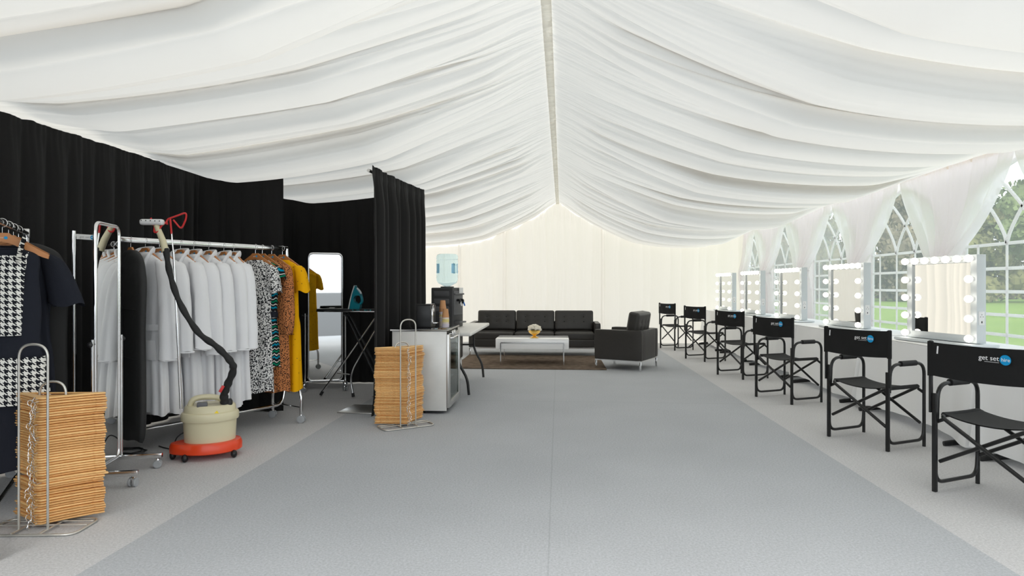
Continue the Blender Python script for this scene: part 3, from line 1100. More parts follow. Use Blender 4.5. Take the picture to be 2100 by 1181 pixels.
def make_mirror():
    """front faces -X, width along Y"""
    t = thing('vanity_mirror', '', 'mirror', group='lit bulb mirrors on the make-up tables')
    W, z0, z1, D = .80, .775, 1.515, .085
    MB().box((0.01, 0, .757), (.26, .90, .024), bev=.006).build('base', SILVER, t)
    f = MB()
    fw = .065
    for sy in (-1, 1):
        f.box((.02, sy * (W / 2 - fw / 2), (z0 + z1) / 2), (D, fw, z1 - z0), bev=.004)
    f.box((.02, 0, z1 - fw / 2), (D, W - 2 * fw, fw), bev=.003)
    f.box((.02, 0, z0 + .03), (D, W - 2 * fw, .06), bev=.003)
    f.box((.055, 0, (z0 + z1) / 2), (.012, W - 2 * fw, z1 - z0 - .1))
    f.build('frame', SILVER, t)
    MB().box((-.002, 0, (z0 + z1) / 2 + .0), (.006, W - 2 * fw + .01, z1 - z0 - fw - .05)).build('glass', MIRROR, t)
    bm_ = MB().ball((0, 0, 0), .031, 16, 10).mesh('bulb', BULB)
    sm = MB().lathe([(.018, 0), (.018, .02), (.014, .024)], 12, M=Matrix.Rotation(-PI / 2, 4, 'Y')).mesh('bulb_holder', WHITEPL)
    pos = [(k / 6 * 2 - 1) * (W / 2 - fw / 2) for k in range(7)]
    spots = [(y, z1 - fw / 2) for y in pos]
    for z in (.815, .98, 1.145, 1.31):
        spots += [(-(W / 2 - fw / 2), z), (W / 2 - fw / 2, z)]
    for (y, z) in spots:
        b = place('bulb', bm_, t, (-.022 - .046, y, z))
        place('bulb_holder', sm, b, (.046, 0, 0))
    so = MB()
    so.box((.02, -W / 2 - .0015, .985), (.05, .004, .11), bev=.001)
    so.build('socket_panel', WHITEPL, t)
    sl = MB()
    for dx, dz in ((0, .03), (-.012, .012), (.012, .012)):
        sl.box((.02 + dx, -W / 2 - .004, .985 + dz), (.006, .002, .005))
    sl.box((.02, -W / 2 - .004, .953), (.008, .002, .016))
    sl.build('socket_slot', BLACKPL, t)
    return t
MY = [5.90, 7.76, 9.56, 11.36, 13.14]
ML = ['largest and nearest lit bulb mirror, behind the two nearest director chairs', 'second lit bulb mirror from the camera, above the second chair back',
      'middle one of the five lit bulb mirrors along the window wall', 'second farthest lit bulb mirror, between two tied curtains',
      'farthest lit bulb mirror, standing in the corner against the cream back wall']
mir0 = make_mirror()
for i, y in enumerate(MY):
    a = math.radians([10, 4, 3, 3, 4][i])
    if i == 0:
        mir0.location = (3.40, y, 0); mir0.rotation_euler = (0, 0, a); mir0['label'] = ML[0]
    else:
        dup(mir0, None, (3.40, y, 0), a, ML[i])

# ---------------------------------------------------------------- lounge
rg = MB().box((-.445, 10.45, .009), (2.33, 1.86, .016), bev=.005)
tag(rg.build('rug', RUG), 'brown shaggy rug under the white coffee table', 'rug')

def seat_unit(name, label, cat, loc, rz, n, Wd, D, arm_h, seat_z, top):
    """box-framed leather seating, front towards local -Y, n cushions"""
    t = thing(name, label, cat, loc, rz)
    zb = .155
    aw = .10
    for sx in (-1, 1):
        o = MB(); o.add(*puffy((aw, D, arm_h - zb), .018, .004, 8, pax=0), Matrix.Translation((sx * (Wd / 2 - aw / 2), 0, (arm_h + zb) / 2)))
        o.build('armrest', LEATHER, t)
    o = MB(); o.add(*puffy((Wd - 2 * aw, .10, arm_h - zb), .018, .003, 8, pax=1), Matrix.Translation((0, D / 2 - .05, (arm_h + zb) / 2)))
    o.build('back_panel', LEATHER, t)
    o = MB(); o.add(*puffy((Wd - 2 * aw, D - .10, .15), .015, .003, 8, pax=1), Matrix.Translation((0, -.05, zb + .075)))
    o.build('seat_base', LEATHER, t)
    w_ = (Wd - 2 * aw) / n
    for k in range(n):
        x = -Wd / 2 + aw + w_ * (k + .5)
        o = MB(); o.add(*puffy((w_ - .006, D - .12, .14), .035, .012, 12, pax=2), Matrix.Translation((x, -.06, seat_z - .07)))
        o.build('seat_cushion', LEATHER, t)
        ch = top - seat_z + .01
        dm = [((i - 1) * w_ * .25, j * ch * .17 + .01) for i in range(3) for j in (-.5, .9)]
        M = Matrix.Translation((x, D / 2 - .185, seat_z + ch / 2 - .005)) @ Matrix.Rotation(-.16, 4, 'X')
        o = MB(); o.add(*puffy((w_ - .008, .16, ch), .035, .016, 22, dm, .035, .014, pax=1), M)
        c = o.build('back_cushion', LEATHER, t)
        bt = MB()
        for dx, dz in dm:
            p = M @ Vector((dx, -.085, dz))
            bt.ball(p, .013, 10, 6, (1, .6, 1))
        bt.build('button_tufting', BUTTONM, c)
    fr = MB()
    for sx in (-1, 1):
        fr.box((sx * (Wd / 2 - .02), 0, zb - .008), (.026, D - .02, .014))
    for sy in (-1, 1):
        fr.box((0, sy * (D / 2 - .02), zb - .008), (Wd - .04, .026, .014))
    fr.build('base_rail', CHROME, t)
    for sx in (-1, 1):
        for sy in (-1, 1):
            MB().box((sx * (Wd / 2 - .022), sy * (D / 2 - .022), (zb - .012) / 2), (.026, .026, zb - .012), bev=.003).build('leg', CHROME, t)
    return t
seat_unit('sofa', 'long black leather three-seat sofa with buttoned back cushions', 'sofa', (-.43, 11.68, 0), 0, 3, 2.36, .78, .595, .425, .79)
seat_unit('armchair', 'black leather armchair on chrome legs, seen from its side', 'armchair', (1.05, 9.87, 0), math.radians(-116 + 180 + 0) - PI, 1, .80, .74, .60, .425, .86)

t = thing('coffee_table', 'white gloss coffee table on thin chrome frame legs', 'table', (-.41, 10.27, 0))
MB().box((0, 0, .345), (1.15, .68, .165), bev=.006).build('tabletop', WHITEGLOSS, t)
lg = MB()
for sx in (-1, 1):
    x = sx * .495
    lg.tube([(x, -.345, .36), (x, -.345, .006), (x, .345, .006), (x, .345, .36)], .010, 4)
lg.tube([(-.495, -.345, .365), (.495, -.345, .365)], .008, 4)
lg.tube([(-.495, .345, .365), (.495, .345, .365)], .008, 4)
lg.build('leg_frame', CHROME, t)
bw = MB().lathe([(.001, .004), (.062, .004), (.064, 0), (.066, .012), (.035, .022), (.022, .035), (.03, .048), (.072, .07), (.096, .10), (.10, .125), (.094, .125), (.085, .10), (.06, .075), (.001, .07)], 28)
tag(bw.build('footed_bowl', GOLD, loc=(-.38, 10.10, .4285)), 'gold footed bowl holding white roses on the coffee table', 'bowl')
fa = thing('rose_arrangement', 'cluster of cream white roses in the gold bowl', 'flowers', (-.38, 10.10, .53))
def rose_mesh():
    m = MB()
    m.ball((0, 0, .0), .021, 12, 8, (1, 1, .9))
    for k in range(3):
        n_ = 4 + k
        for j in range(n_):
            a0 = j * 2 * PI / n_ + k * .6
            def f(a, b, a0=a0, k=k, n_=n_):
                an = a0 + (a - .5) * 5.2 / n_
                lat = -.9 + b * (1.75 - .38 * k)
                r2 = .0225 + .0045 * k + .004 * k * max(0, b - .6)
                return (r2 * math.cos(lat) * math.cos(an), r2 * math.cos(lat) * math.sin(an), r2 * math.sin(lat) * .95 - .002 * (a - .5) ** 2)
            m.grid(6, 6, f)
    return m.mesh('flower', PETAL)
RM = rose_mesh()
for k in range(15):
    a = k * 2.4
    rr = .088 * math.sqrt((k + .5) / 15)
    place('flower', RM, fa, (rr * math.cos(a), rr * math.sin(a), .098 - rr * rr * 7.5), (rr * 6 * -math.sin(a), rr * 6 * math.cos(a), k), (1.25,) * 3)
lf = MB()
for k in range(16):
    a = k * 2 * PI / 16
    lf.add([(.06 * math.cos(a - .2), .06 * math.sin(a - .2), .0), (.105 * math.cos(a), .105 * math.sin(a), .015), (.06 * math.cos(a + .2), .06 * math.sin(a + .2), 0), (.02 * math.cos(a), .02 * math.sin(a), 0)], [(0, 1, 2, 3)])
lf.build('leaves', LEAF, fa)

# ---------------------------------------------------------------- clothes rails
def caster(parent, p, r=.028, ang=0.0, m=GREYRUB):
    """swivel caster, wheel axle across the heading ang; p is the point on the floor"""
    c = MB()
    c.box((0, 0, r * 1.75), (.03, .022, .03), bev=.004)
    c.cyl((0, 0, r * 2), (0, 0, r * 2.9), .007, 8)
    o = c.build('caster', CHROME, parent, loc=p)
    o.rotation_euler = (0, 0, ang)
    for sx in (-1, 1):
        wh = MB().lathe([(r * .35, -.008), (r * .85, -.009), (r, -.006), (r, .006), (r * .85, .009), (r * .35, .008)], 18, M=Matrix.Translation((sx * .016, 0, r)) @ Matrix.Rotation(PI / 2, 4, 'Y'))
        wh.build('wheel', m, o)
    return o

def logo_plate(parent, loc, rot, sc=1.0):
    p = place('logo_plate', MB().box((0, 0, 0), (.13, .034, .002)).mesh('logo_plate', WHITEPL), parent, loc, rot)
    tm = bpy.data.meshes.get('plate_text') or text_mesh('get set', .024, GREYINK, 'plate_text')
    place('logo_text', tm, p, (.020, -.007, .0012))
    dm = bpy.data.meshes.get('plate_disc')
    if dm is None:
        d = MB(); d.lathe([(.0155, -.0003), (.0155, .0003)], 20); dm = d.mesh('plate_disc', BLUE)
    place('logo_disc', dm, p, (.038, 0, .0014))
    hm = bpy.data.meshes.get('plate_hire') or text_mesh('hire', .014, WHITEINK, 'plate_hire')
    place('logo_text', hm, p, (.051, -.004, .0018))
    return p

RA, RB = Vector((-3.40, 4.22, 0)), Vector((-2.53, 5.75, 0))
RANG = math.atan2(RB.y - RA.y, RB.x - RA.x)
RLEN = (RB - RA).length
t = thing('clothes_rail', 'long chrome clothes rail on wheels holding white bathrobes and printed dresses', 'clothes rail', RA, RANG)
MB().box((RLEN / 2, 0, 1.60), (RLEN + .03, .024, .042), bev=.008).build('top_rail', CHROME, t)
for x in (0, RLEN):
    MB().tube([(x, 0, .33), (x, 0, 1.64 if x == 0 else 1.60)], .0165, 12).build('upright', CHROME, t)
    MB().tube(fillet([(x, -.21, .07), (x, -.21, .33), (x, .21, .33), (x, .21, .07)], .14, 7), .0145, 10).build('end_hoop', CHROME, t)
    MB().tube([(x, -.21, .14), (x, .21, .14)], .006, 8).build('crossbar', CHROME, t)
    for sy in (-1, 1):
        caster(t, (x, sy * .21, 0), .036, .6)
MB().tube(fillet([(0, .02, .33), (.03, .02, .15), (RLEN - .03, .02, .15), (RLEN, .02, .33)], .15, 7), .0145, 10).build('base_bar', CHROME, t)
logo_plate(t, (.078, -.0132, 1.60), (PI / 2, 0, 0))

R1A, R1B = Vector((-3.50, 3.94, 0)), Vector((-2.64, 2.66, 0))
R1ANG = math.atan2(R1B.y - R1A.y, R1B.x - R1A.x)
R1LEN = (R1B - R1A).length
t = thing('clothes_rail', 'dark chrome clothes rail at the left edge holding a houndstooth dress', 'clothes rail', R1A, R1ANG)
MB().tube([(0, 0, 1.60), (R1LEN, 0, 1.60)], .0155, 12).build('top_rail', CHROME, t)
for x in (0, R1LEN):
    MB().box((x, 0, 1.60), (.03, .034, .06), bev=.004).build('end_bracket', STEEL, t)
    MB().tube([(x, 0, .08), (x, 0, 1.585)], .0155, 12).build('upright', CHROME, t)
    MB().box((x, -.0, .09), (.034, .20, .03), bev=.004).build('foot_bar', CHROME, t)
    for sy in (-1, 1):
        caster(t, (x, sy * .085, 0), .025, .3)
MB().tube([(0, 0, .09), (R1LEN, 0, .09)], .013, 10).build('base_bar', CHROME, t)

# ---------------------------------------------------------------- hangers for the rails
def hanger_body(w_=.215):
    top = [(-w_, -.172), (-w_ * .8, -.148), (-w_ * .5, -.108), (-w_ * .22, -.072), (-.03, -.056), (.03, -.056), (w_ * .22, -.072), (w_ * .5, -.108), (w_ * .8, -.148), (w_, -.172)]
    bot = [(w_ * .98, -.196), (w_ * .85, -.186), (w_ * .5, -.150), (w_ * .2, -.116), (0, -.104), (-w_ * .2, -.116), (-w_ * .5, -.150), (-w_ * .85, -.186), (-w_ * .98, -.196)]
    return MB().prism((top + bot)[::-1], .013, Matrix.Rotation(PI / 2, 4, 'X'))
def hook_mb(r=.024):
    h = MB()
    pts = [(0, 0, -.056), (0, 0, -.03)]
    for k in range(12):
        a = -PI / 2 + k / 11 * PI * 1.35
        pts.append((r * math.cos(a), 0, r * math.sin(a) + .0))
    h.tube([(p[0], p[1], p[2]) for p in pts], .0018, 6)
    return h
HB = hanger_body().mesh('wooden_hanger', WOODD)
HH = hook_mb().mesh('hook', CHROME)
BAGH = hanger_body(.20).mesh('wooden_hanger', WOODD)
def rail_hanger(o0, ang, s, alpha, label, wd=.215, mesh=None):
    """hanger hooked over a rail at distance s; alpha is the heading of its shoulder line"""
    p = o0 + Vector((math.cos(ang), math.sin(ang), 0)) * s
    h = place('wooden_hanger', mesh or HB, None, (p.x, p.y, 1.600), (0, 0, alpha))
    tag(h, label, 'hanger', 'wooden hangers on the clothes rails')
    place('hook', HH, h, (0, 0, 0), (0, 0, 0))
    place('logo_disc', HANG_D, h, (.018, -.0072, -.083), (PI / 2, 0, 0))
    place('logo_text', HANG_T, h, (.008, -.0072, -.0855), (PI / 2, 0, 0))
    return p

def loft(m, secs, nth, fold=None, nz=40, power=2.4):
    """secs: (z, a, b, x, y) stacked super-ellipses, smoothly interpolated"""
    P = np.array(secs, float)
    tt = np.linspace(0, len(P) - 1, len(P))
    def at(b):
        q = b * (len(P) - 1)
        i = min(int(q), len(P) - 2)
        f = q - i
        p0 = P[max(i - 1, 0)]; p1 = P[i]; p2 = P[i + 1]; p3 = P[min(i + 2, len(P) - 1)]
        return .5 * (2 * p1 + (p2 - p0) * f + (2 * p0 - 5 * p1 + 4 * p2 - p3) * f * f + (3 * p1 - p0 - 3 * p2 + p3) * f ** 3)
    def fn(a, b):
        z, A, B, x, y = at(b)
        th = a * 2 * PI
        c, s_ = math.cos(th), math.sin(th)
        cx = math.copysign(abs(c) ** (2 / power), c)
        sy = math.copysign(abs(s_) ** (2 / power), s_)
        k, dz = fold(th, b) if fold else (0, 0)
        return (x + cx * (A + k * .5), y + sy * (B + k), z + dz)
    m.grid(nth, nz, fn, wrap=True)
    return m

def folds(seed, amp, start=.15, n=(5, 9, 13)):
    r = random.Random(seed)
    ph = [r.uniform(0, 6) for _ in range(8)]
    def f(th, b):
        g = max(0, (b - start) / (1 - start))
        k = amp * g * (math.sin(n[0] * th + ph[0] + b * 1.2) + .7 * math.sin(n[1] * th + ph[1] - b) + .45 * math.sin(n[2] * th + ph[2]))
        k += amp * .25 * math.sin(9 * b * 3 + th * 3 + ph[3])
        return k, .012 * math.sin(3 * th + ph[4]) * (b ** 4)
    return f

def bathrobe(p, alpha, label, seed, hem=1.33):
    t = thing('bathrobe', label, 'bathrobe', (p.x, p.y, 1.60), alpha, 'white towelling robes on the clothes rail')
    r = random.Random(seed)
    b = MB()
    loft(b, [(-.088, .045, .024, 0, 0), (-.105, .085, .034, 0, 0), (-.135, .145, .040, 0, 0), (-.17, .205, .044, 0, 0), (-.23, .235, .050, 0, 0), (-.45, .225, .054, 0, 0),
             (-.66, .205, .052, 0, 0), (-.80, .215, .056, 0, 0), (-1.05, .235, .060, 0, 0), (-hem, .25, .062, 0, 0)], 64, folds(seed, .016, .2), 44)
    b.build('robe_body', TOWEL, t, angle=80)
    for sx in (-1, 1):
        s_ = MB()
        drop = r.uniform(.83, .90)
        loft(s_, [(-.16, .035, .040, sx * .18, 0), (-.20, .060, .052, sx * .215, -.004), (-.32, .072, .056, sx * .255, -.012), (-.5, .072, .056, sx * .285, -.02), (-.7, .078, .058, sx * .305, -.028), (-drop, .085, .058, sx * .315, -.034)],
             28, folds(seed + sx + 5, .010, .05, (3, 4, 7)), 26, 2.1)
        s_.tube([(sx * .315 + .085 * math.cos(a), -.034 + .058 * math.sin(a), -drop) for a in [k * PI / 8 for k in range(16)]], .007, 6, closed=True)
        s_.build('sleeve', TOWEL, t, angle=80)
    c = MB()
    for sx in (-1, 1):
        c.tube(curve([(0, .036, -.070), (sx * .055, .028, -.074), (sx * .082, -.008, -.095), (sx * .07, -.046, -.17), (sx * .045, -.060, -.32), (sx * .012, -.068, -.52), (0, -.066, -.64)], 5), .020, 10, sq=(.6, 1.5))
    c.build('collar', TOWEL, t, angle=80)
    bl = MB()
    bl.tube([(.214 * math.copysign(abs(math.cos(a)) ** .83, math.cos(a)), .062 * math.copysign(abs(math.sin(a)) ** .83, math.sin(a)), -.66) for a in [k * PI / 16 for k in range(32)]], .020, 6, closed=True, sq=(.35, 1.3))
    bl.tube(curve([(.02, -.068, -.66), (.03, -.078, -.8), (.025, -.080, -.98)], 4), .016, 6, sq=(.4, 1.2))
    bl.build('belt', TOWEL, t, angle=80)
    pk = MB()
    pk.box((.135, -.062, -.83), (.12, .012, .15), (0.05, 0, .12), bev=.004)
    pk.build('pocket', TOWEL, t)
    return t

def dress(p, alpha, label, name, m, seed, secs, sleeve=None, group=None, amp=.010, zoff=0.0, collar=False):
    t = thing(name, label, 'dress', (p.x, p.y, 1.60), alpha, group)
    b = MB()
    loft(b, secs, 64, folds(seed, amp, .25), 44)
    b.build('dress_body', m, t, angle=80)
    if sleeve:
        for sx in (-1, 1):
            s_ = MB()
            loft(s_, [(z, a, d, sx * x, y) for (z, a, d, x, y) in sleeve], 26, folds(seed + sx, .006, .05, (3, 5, 7)), 20, 2.1)
            s_.build('sleeve', m, t, angle=80)
    nk = MB()
    z0, a0, b0 = secs[0][:3]
    nk.tube([(a0 * math.cos(k * PI / 12), b0 * math.sin(k * PI / 12), z0 + .002) for k in range(24)], .006, 6, closed=True)
    nk.build('neckband', m, t)
    return t

def garment_bag(p, alpha, label, seed, hw, length, dep=.05):
    t = thing('garment_bag', label, 'garment bag', (p.x, p.y, 1.60), alpha, 'black zipped garment bags')
    b = MB()
    loft(b, [(-.075, .025, .014, 0, 0), (-.088, hw * .42, .024, 0, 0), (-.125, hw * .72, .034, 0, 0), (-.18, hw * .88, .040, 0, 0), (-.26, hw * .965, dep, 0, 0), (-.36, hw, dep, 0, 0),
             (-.7, hw * .96, dep * .95, 0, 0), (-1.0, hw * .98, dep, 0, 0), (-length + .1, hw * .98, dep * 1.05, 0, 0), (-length, hw * .8, dep * .8, 0, 0)], 60, folds(seed, .006, .1, (3, 5, 8)), 44, 2.6)
    b.build('bag_body', BAGCLOTH, t, angle=80)
    z = MB().tube([(0, -dep - .006, -.2), (0, -dep - .009, -.6), (0, -dep - .008, -1.0), (0, -dep - .006, -length + .12)], .004, 6, sq=(1, 1.6))
    z.build('zip', BLACKPL, t)
    sm = MB()
    for zz in (-.52, -.88):
        sm.tube([(hw * .96 * math.cos(a) * 1.0, (dep + .004) * math.sin(a), zz + .006 * math.sin(3 * a)) for a in [-PI + .25 + k * (PI - .5) / 14 for k in range(15)]], .003, 5)
    sm.build('seam', BAGCLOTH, t)
    return t

NUM = ['first', 'second', 'third', 'fourth', 'fifth', 'sixth', 'seventh', 'eighth', 'ninth', 'tenth', 'eleventh', 'twelfth', 'thirteenth', 'fourteenth', 'fifteenth', 'sixteenth', 'seventeenth', 'eighteenth', 'nineteenth', 'twentieth']
TENS = ['', '', 'twenty', 'thirty', 'forty', 'fifty']
def ordinal(n):
    if n <= 20: return NUM[n - 1]
    if n % 10 == 0: return {30: 'thirtieth', 40: 'fortieth', 50: 'fiftieth'}[n]
    return TENS[n // 10] + '-' + NUM[n % 10 - 1]

D2R = math.radians
p = rail_hanger(RA, RANG, .381, D2R(-36), 'wooden hanger holding the black garment bag beside the near cheval mirror')
garment_bag(p, D2R(-36), 'tall black garment bag hanging between the near cheval mirror and first bathrobe', 3, .26, 1.49)
for k, s_ in enumerate((.487, .594, .759, .868, .997, 1.132, 1.222)):
    al = D2R([-21, -20, -25, -25, -29, -31, -35][k])
    p = rail_hanger(RA, RANG, s_, al, 'wooden hanger of the %s bathrobe from the black garment bag' % NUM[k])
    bathrobe(p, al, 'white towelling bathrobe, %s from the black garment bag on the rail' % NUM[k] if k < 6 else 'white towelling bathrobe hanging next to the black and white floral dress', 40 + k, 1.33 + .02 * (k % 3 - 1))
SHORT = [(-.16, .03, .035, .155, 0), (-.2, .052, .048, .18, 0), (-.3, .062, .052, .205, -.004), (-.40, .068, .054, .22, -.008)]
def body(w1=.20, wa=.185, hem=.23, L=1.28, nz=-.125):
    return [(nz, .085, .030, 0, 0), (nz - .02, .135, .036, 0, 0), (-.175, min(.19, w1), .042, 0, 0), (-.24, w1, .05, 0, 0), (-.45, w1 * .93, .052, 0, 0), (-.62, wa, .05, 0, 0), (-.8, (wa + hem) / 2, .058, 0, 0), (-L, hem, .07, 0, 0)]
p = rail_hanger(RA, RANG, 1.434, D2R(-16), 'wooden hanger of the black and white floral dress')
dress(p, D2R(-16), 'black and white floral short sleeved dress beside the last bathrobe', 'floral_dress', FLORAL, 60, body(.18, .165, .19, 1.28), SHORT, 'printed dresses on the clothes rail')
p = rail_hanger(RA, RANG, 1.503, D2R(-18), 'wooden hanger of the green and black wave striped dress')
dr = dress(p, D2R(-18), 'green, blue and black wave striped dress between floral and leopard dresses', 'striped_dress', WAVES, 61, body(.18, .155, .185, 1.07), [(-.16, .03, .035, .15, 0), (-.2, .05, .045, .175, 0), (-.28, .055, .05, .20, 0)], 'printed dresses on the clothes rail')
MB().tube([(.160 * math.copysign(abs(math.cos(a)) ** .83, math.cos(a)), .056 * math.copysign(abs(math.sin(a)) ** .83, math.sin(a)), -.6) for a in [k * PI / 16 for k in range(32)]], .02, 6, closed=True, sq=(.3, 1.6)).build('waistband', NAVY, dr)
p = rail_hanger(RA, RANG, 1.60, D2R(-18), 'wooden hanger of the brown leopard print dress')
dress(p, D2R(-18), 'brown leopard print dress with long sleeves beside the yellow dress', 'leopard_dress', LEOPARD, 62, body(.175, .16, .19, 1.30), [(-.16, .03, .035, .15, 0), (-.2, .05, .048, .17, 0), (-.35, .06, .055, .185, -.006), (-.6, .07, .06, .19, -.012), (-.72, .06, .055, .19, -.012), (-.78, .04, .04, .19, -.012)], 'printed dresses on the clothes rail')
p = rail_hanger(RA, RANG, 1.715, D2R(-16), 'wooden hanger of the yellow dress at the far rail end')
dress(p, D2R(-16), 'bright yellow black-speckled short sleeved dress at the rail end', 'yellow_dress', YELLOW, 63, body(.185, .18, .21, 1.30, -.115), [(z, a, d, x + .015, y) for z, a, d, x, y in SHORT], 'printed dresses on the clothes rail', .014)

A1 = D2R(28)
p = rail_hanger(R1A, R1ANG, .30, D2R(16), 'wooden hanger inside the wide black bag on the left rail', mesh=BAGH)
garment_bag(p, D2R(16), 'wide black garment bag hanging at the end of the left rail', 4, .275, 1.30, .045)
TEE = [(-.16, .03, .035, .17, 0), (-.2, .058, .05, .205, 0), (-.32, .075, .056, .25, -.01), (-.46, .088, .058, .285, -.016)]
p = rail_hanger(R1A, R1ANG, .47, D2R(26), 'second wooden hanger from the garment bag on the left rail')
dress(p, D2R(26), 'plain black short dress pressed against the wide black garment bag', 'black_dress', NAVY, 71, body(.20, .18, .22, 1.2), [(z, a * .9, d, x - .02, y) for z, a, d, x, y in TEE[:3]], 'black dresses on the left rail')
p = rail_hanger(R1A, R1ANG, .62, A1, 'wooden hanger of the black short sleeved dress behind the houndstooth dress')
dress(p, A1, 'black short sleeved dress hanging directly behind the houndstooth dress', 'black_dress', NAVY, 72, body(.20, .19, .235, 1.38), TEE, 'black dresses on the left rail')
p = rail_hanger(R1A, R1ANG, .80, A1, 'wooden hanger of the houndstooth dress at the left edge')
hs = [(-.145, .10, .028, 0, 0), (-.165, .15, .034, 0, 0), (-.20, .172, .04, 0, 0), (-.30, .165, .048, 0, 0), (-.46, .178, .054, 0, 0), (-.66, .172, .052, 0, 0), (-.85, .195, .058, 0, 0), (-1.35, .225, .07, 0, 0)]
hd_ = dress(p, A1, 'sleeveless black dress with houndstooth front panel at the left edge', 'houndstooth_dress', NAVY, 73, hs, None, 'black dresses on the left rail', .006)
pn = MB()
pn.grid(20, 22, lambda a, b: ((a * 2 - 1) * (.118 - .02 * b + .03 * max(0, .25 - b)), -.0755 - .003 * math.sin(a * 9) + .030 * abs(a * 2 - 1) ** 3 + .022 * max(0, .3 - b) / .3, -.16 - .46 * b + (.12 * (1 - (a * 2 - 1) ** 2) * -1 if b < .001 else 0)))
pn.build('bodice_panel', HOUND, hd_, angle=80)
pn = MB()
loft(pn, [(-.74, .195, .074, 0, 0), (-.85, .210, .080, 0, 0), (-1.0, .224, .088, 0, 0)], 64, None, 10)
pn.build('skirt_band', HOUND, hd_, angle=80)
for sx in (-1, 1):
    MB().tube(curve([(sx * .088, -.070, -.22), (sx * .094, -.040, -.14), (sx * .10, 0, -.094), (sx * .094, .03, -.13), (sx * .09, .045, -.2)], 5), .036, 8, sq=(1, .18)).build('shoulder_strap', HOUND, hd_)

# ---------------------------------------------------------------- wire stands stacked with hangers
def stack_hanger_mesh():
    L, be, wd = .30, D2R(52), .040
    bm = bmesh.new()
    def arm(t, off, sx):
        d = Vector((math.sin(be) * sx, math.cos(be)))
        n_ = Vector((-d.y * sx, d.x * sx)) * -1
        n_ = Vector((-math.cos(be) * sx, math.sin(be)))
        bow = .012 * math.sin(PI * t)
        return d * (L * t) + n_ * (off + bow)
    out, inn = [], []
    for sx in (-1, 1):
        ts = [1, .86, .835, .81, .6, .4, .2, .07] if sx < 0 else [.07, .2, .4, .6, .81, .835, .86, 1]
        for t_ in ts:
            notch = .004 if abs(t_ - .835) < .01 else 0
            out.append(arm(t_, notch, sx))
    for sx in (1, -1):
        ts = [1, .8, .5, .25] if sx > 0 else [.25, .5, .8, 1]
        for t_ in ts:
            inn.append(arm(t_, wd * (1 if t_ < .9 else .7), sx))
    poly = out + inn
    T = .0106
    vs = [bm.verts.new((q.x, q.y, -T / 2)) for q in poly]
    f = bm.faces.new(vs)
    r_ = bmesh.ops.extrude_face_region(bm, geom=[f])
    for v in [g for g in r_['geom'] if isinstance(g, bmesh.types.BMVert)]:
        v.co.z += T
    bmesh.ops.recalc_face_normals(bm, faces=bm.faces)
    eds = [e for e in bm.edges if abs(e.verts[0].co.z - e.verts[1].co.z) < 1e-6]
    bmesh.ops.bevel(bm, geom=eds, offset=.0048, segments=2, affect='EDGES', profile=.5)
    bm.verts.index_update()
    m = MB()
    m.add([v.co.copy() for v in bm.verts], [[v.index for v in f.verts] for f in bm.faces])
    bm.free()
    y = L * math.cos(be) + .012
    m.cyl((-L * math.sin(be) + .03, y, 0), (L * math.sin(be) - .03, y, 0), .005, 8)
    return m.mesh('wooden_hanger', WOOD, angle=50)
SHM = stack_hanger_mesh()
hk = MB()
pts = [(0, .01, 0), (0, -.018, 0)]
for k in range(11):
    a = PI / 2 + k / 10 * PI * 1.3
    pts.append((.016 * math.cos(a), -.034 + .016 * math.sin(a), 0))
hk.tube(pts, .0018, 5)
SHK = hk.mesh('hook', CHROME)
def wire_stand(loc, rz, label, where, n, seed, pitch=.0131):
    t = thing('hanger_stand', label, 'hanger stand', (*loc, 0), rz, 'wire stands stacked with wooden hangers')
    R = .0062
    MB().tube(fillet([(-.072, .022, .012), (-.072, .022, .955), (.072, .022, .955), (.072, .022, .012)], .072, 9), R, 10).build('front_handle', WIRE, t)
    MB().tube(fillet([(-.068, .165, .012), (-.068, .165, .745), (.068, .165, .745), (.068, .165, .012)], .068, 9), R, 10).build('rear_handle', WIRE, t)
    MB().tube(fillet([(-.235, -.035, .0065), (.235, -.035, .0065), (.235, .19, .0065), (-.235, .19, .0065)], .055, 6, True), R, 10, closed=True).build('base_loop', WIRE, t)
    cb = MB()
    for x in (-.07, .07):
        cb.tube([(x, -.035, .0125), (x, .19, .0125)], .005, 8)
    for y in (.075, .13):
        cb.tube([(-.235, y, .0165), (.235, y, .0165)], .004, 8)
    cb.build('base_rungs', WIRE, t)
    r = random.Random(seed)
    jx = jr = 0
    for i in range(n):
        jx = .7 * jx + r.gauss(0, .0035); jr = .6 * jr + r.gauss(0, .016)
        M = Matrix.Translation((*loc, 0)) @ rz3(rz) @ Matrix.Translation((jx, .036 + abs(r.gauss(0, .005)) + .012 * (i / n), .028 + i * pitch)) @ rz3(jr)
        h = place('wooden_hanger', SHM, None)
        h.matrix_world = M
        tag(h, '%s wooden hanger from the top of the stack on the %s' % (ordinal(n - i), where), 'hanger', 'wooden hangers stacked on the ' + where)
        k = place('hook', SHK, h, (0, 0, 0), (0, r.uniform(1.1, 1.9) * (1 if seed % 2 else -1), r.uniform(-.3, .3)))
    return t
wire_stand((-2.660, 3.015), D2R(6), 'wire stand of stacked wooden hangers at the lower left, nearest the camera', 'near wire stand', 50, 3)
wire_stand((-1.315, 5.52), D2R(36), 'wire stand of stacked wooden hangers in front of the white bar fridge', 'wire stand by the fridge', 52, 8)

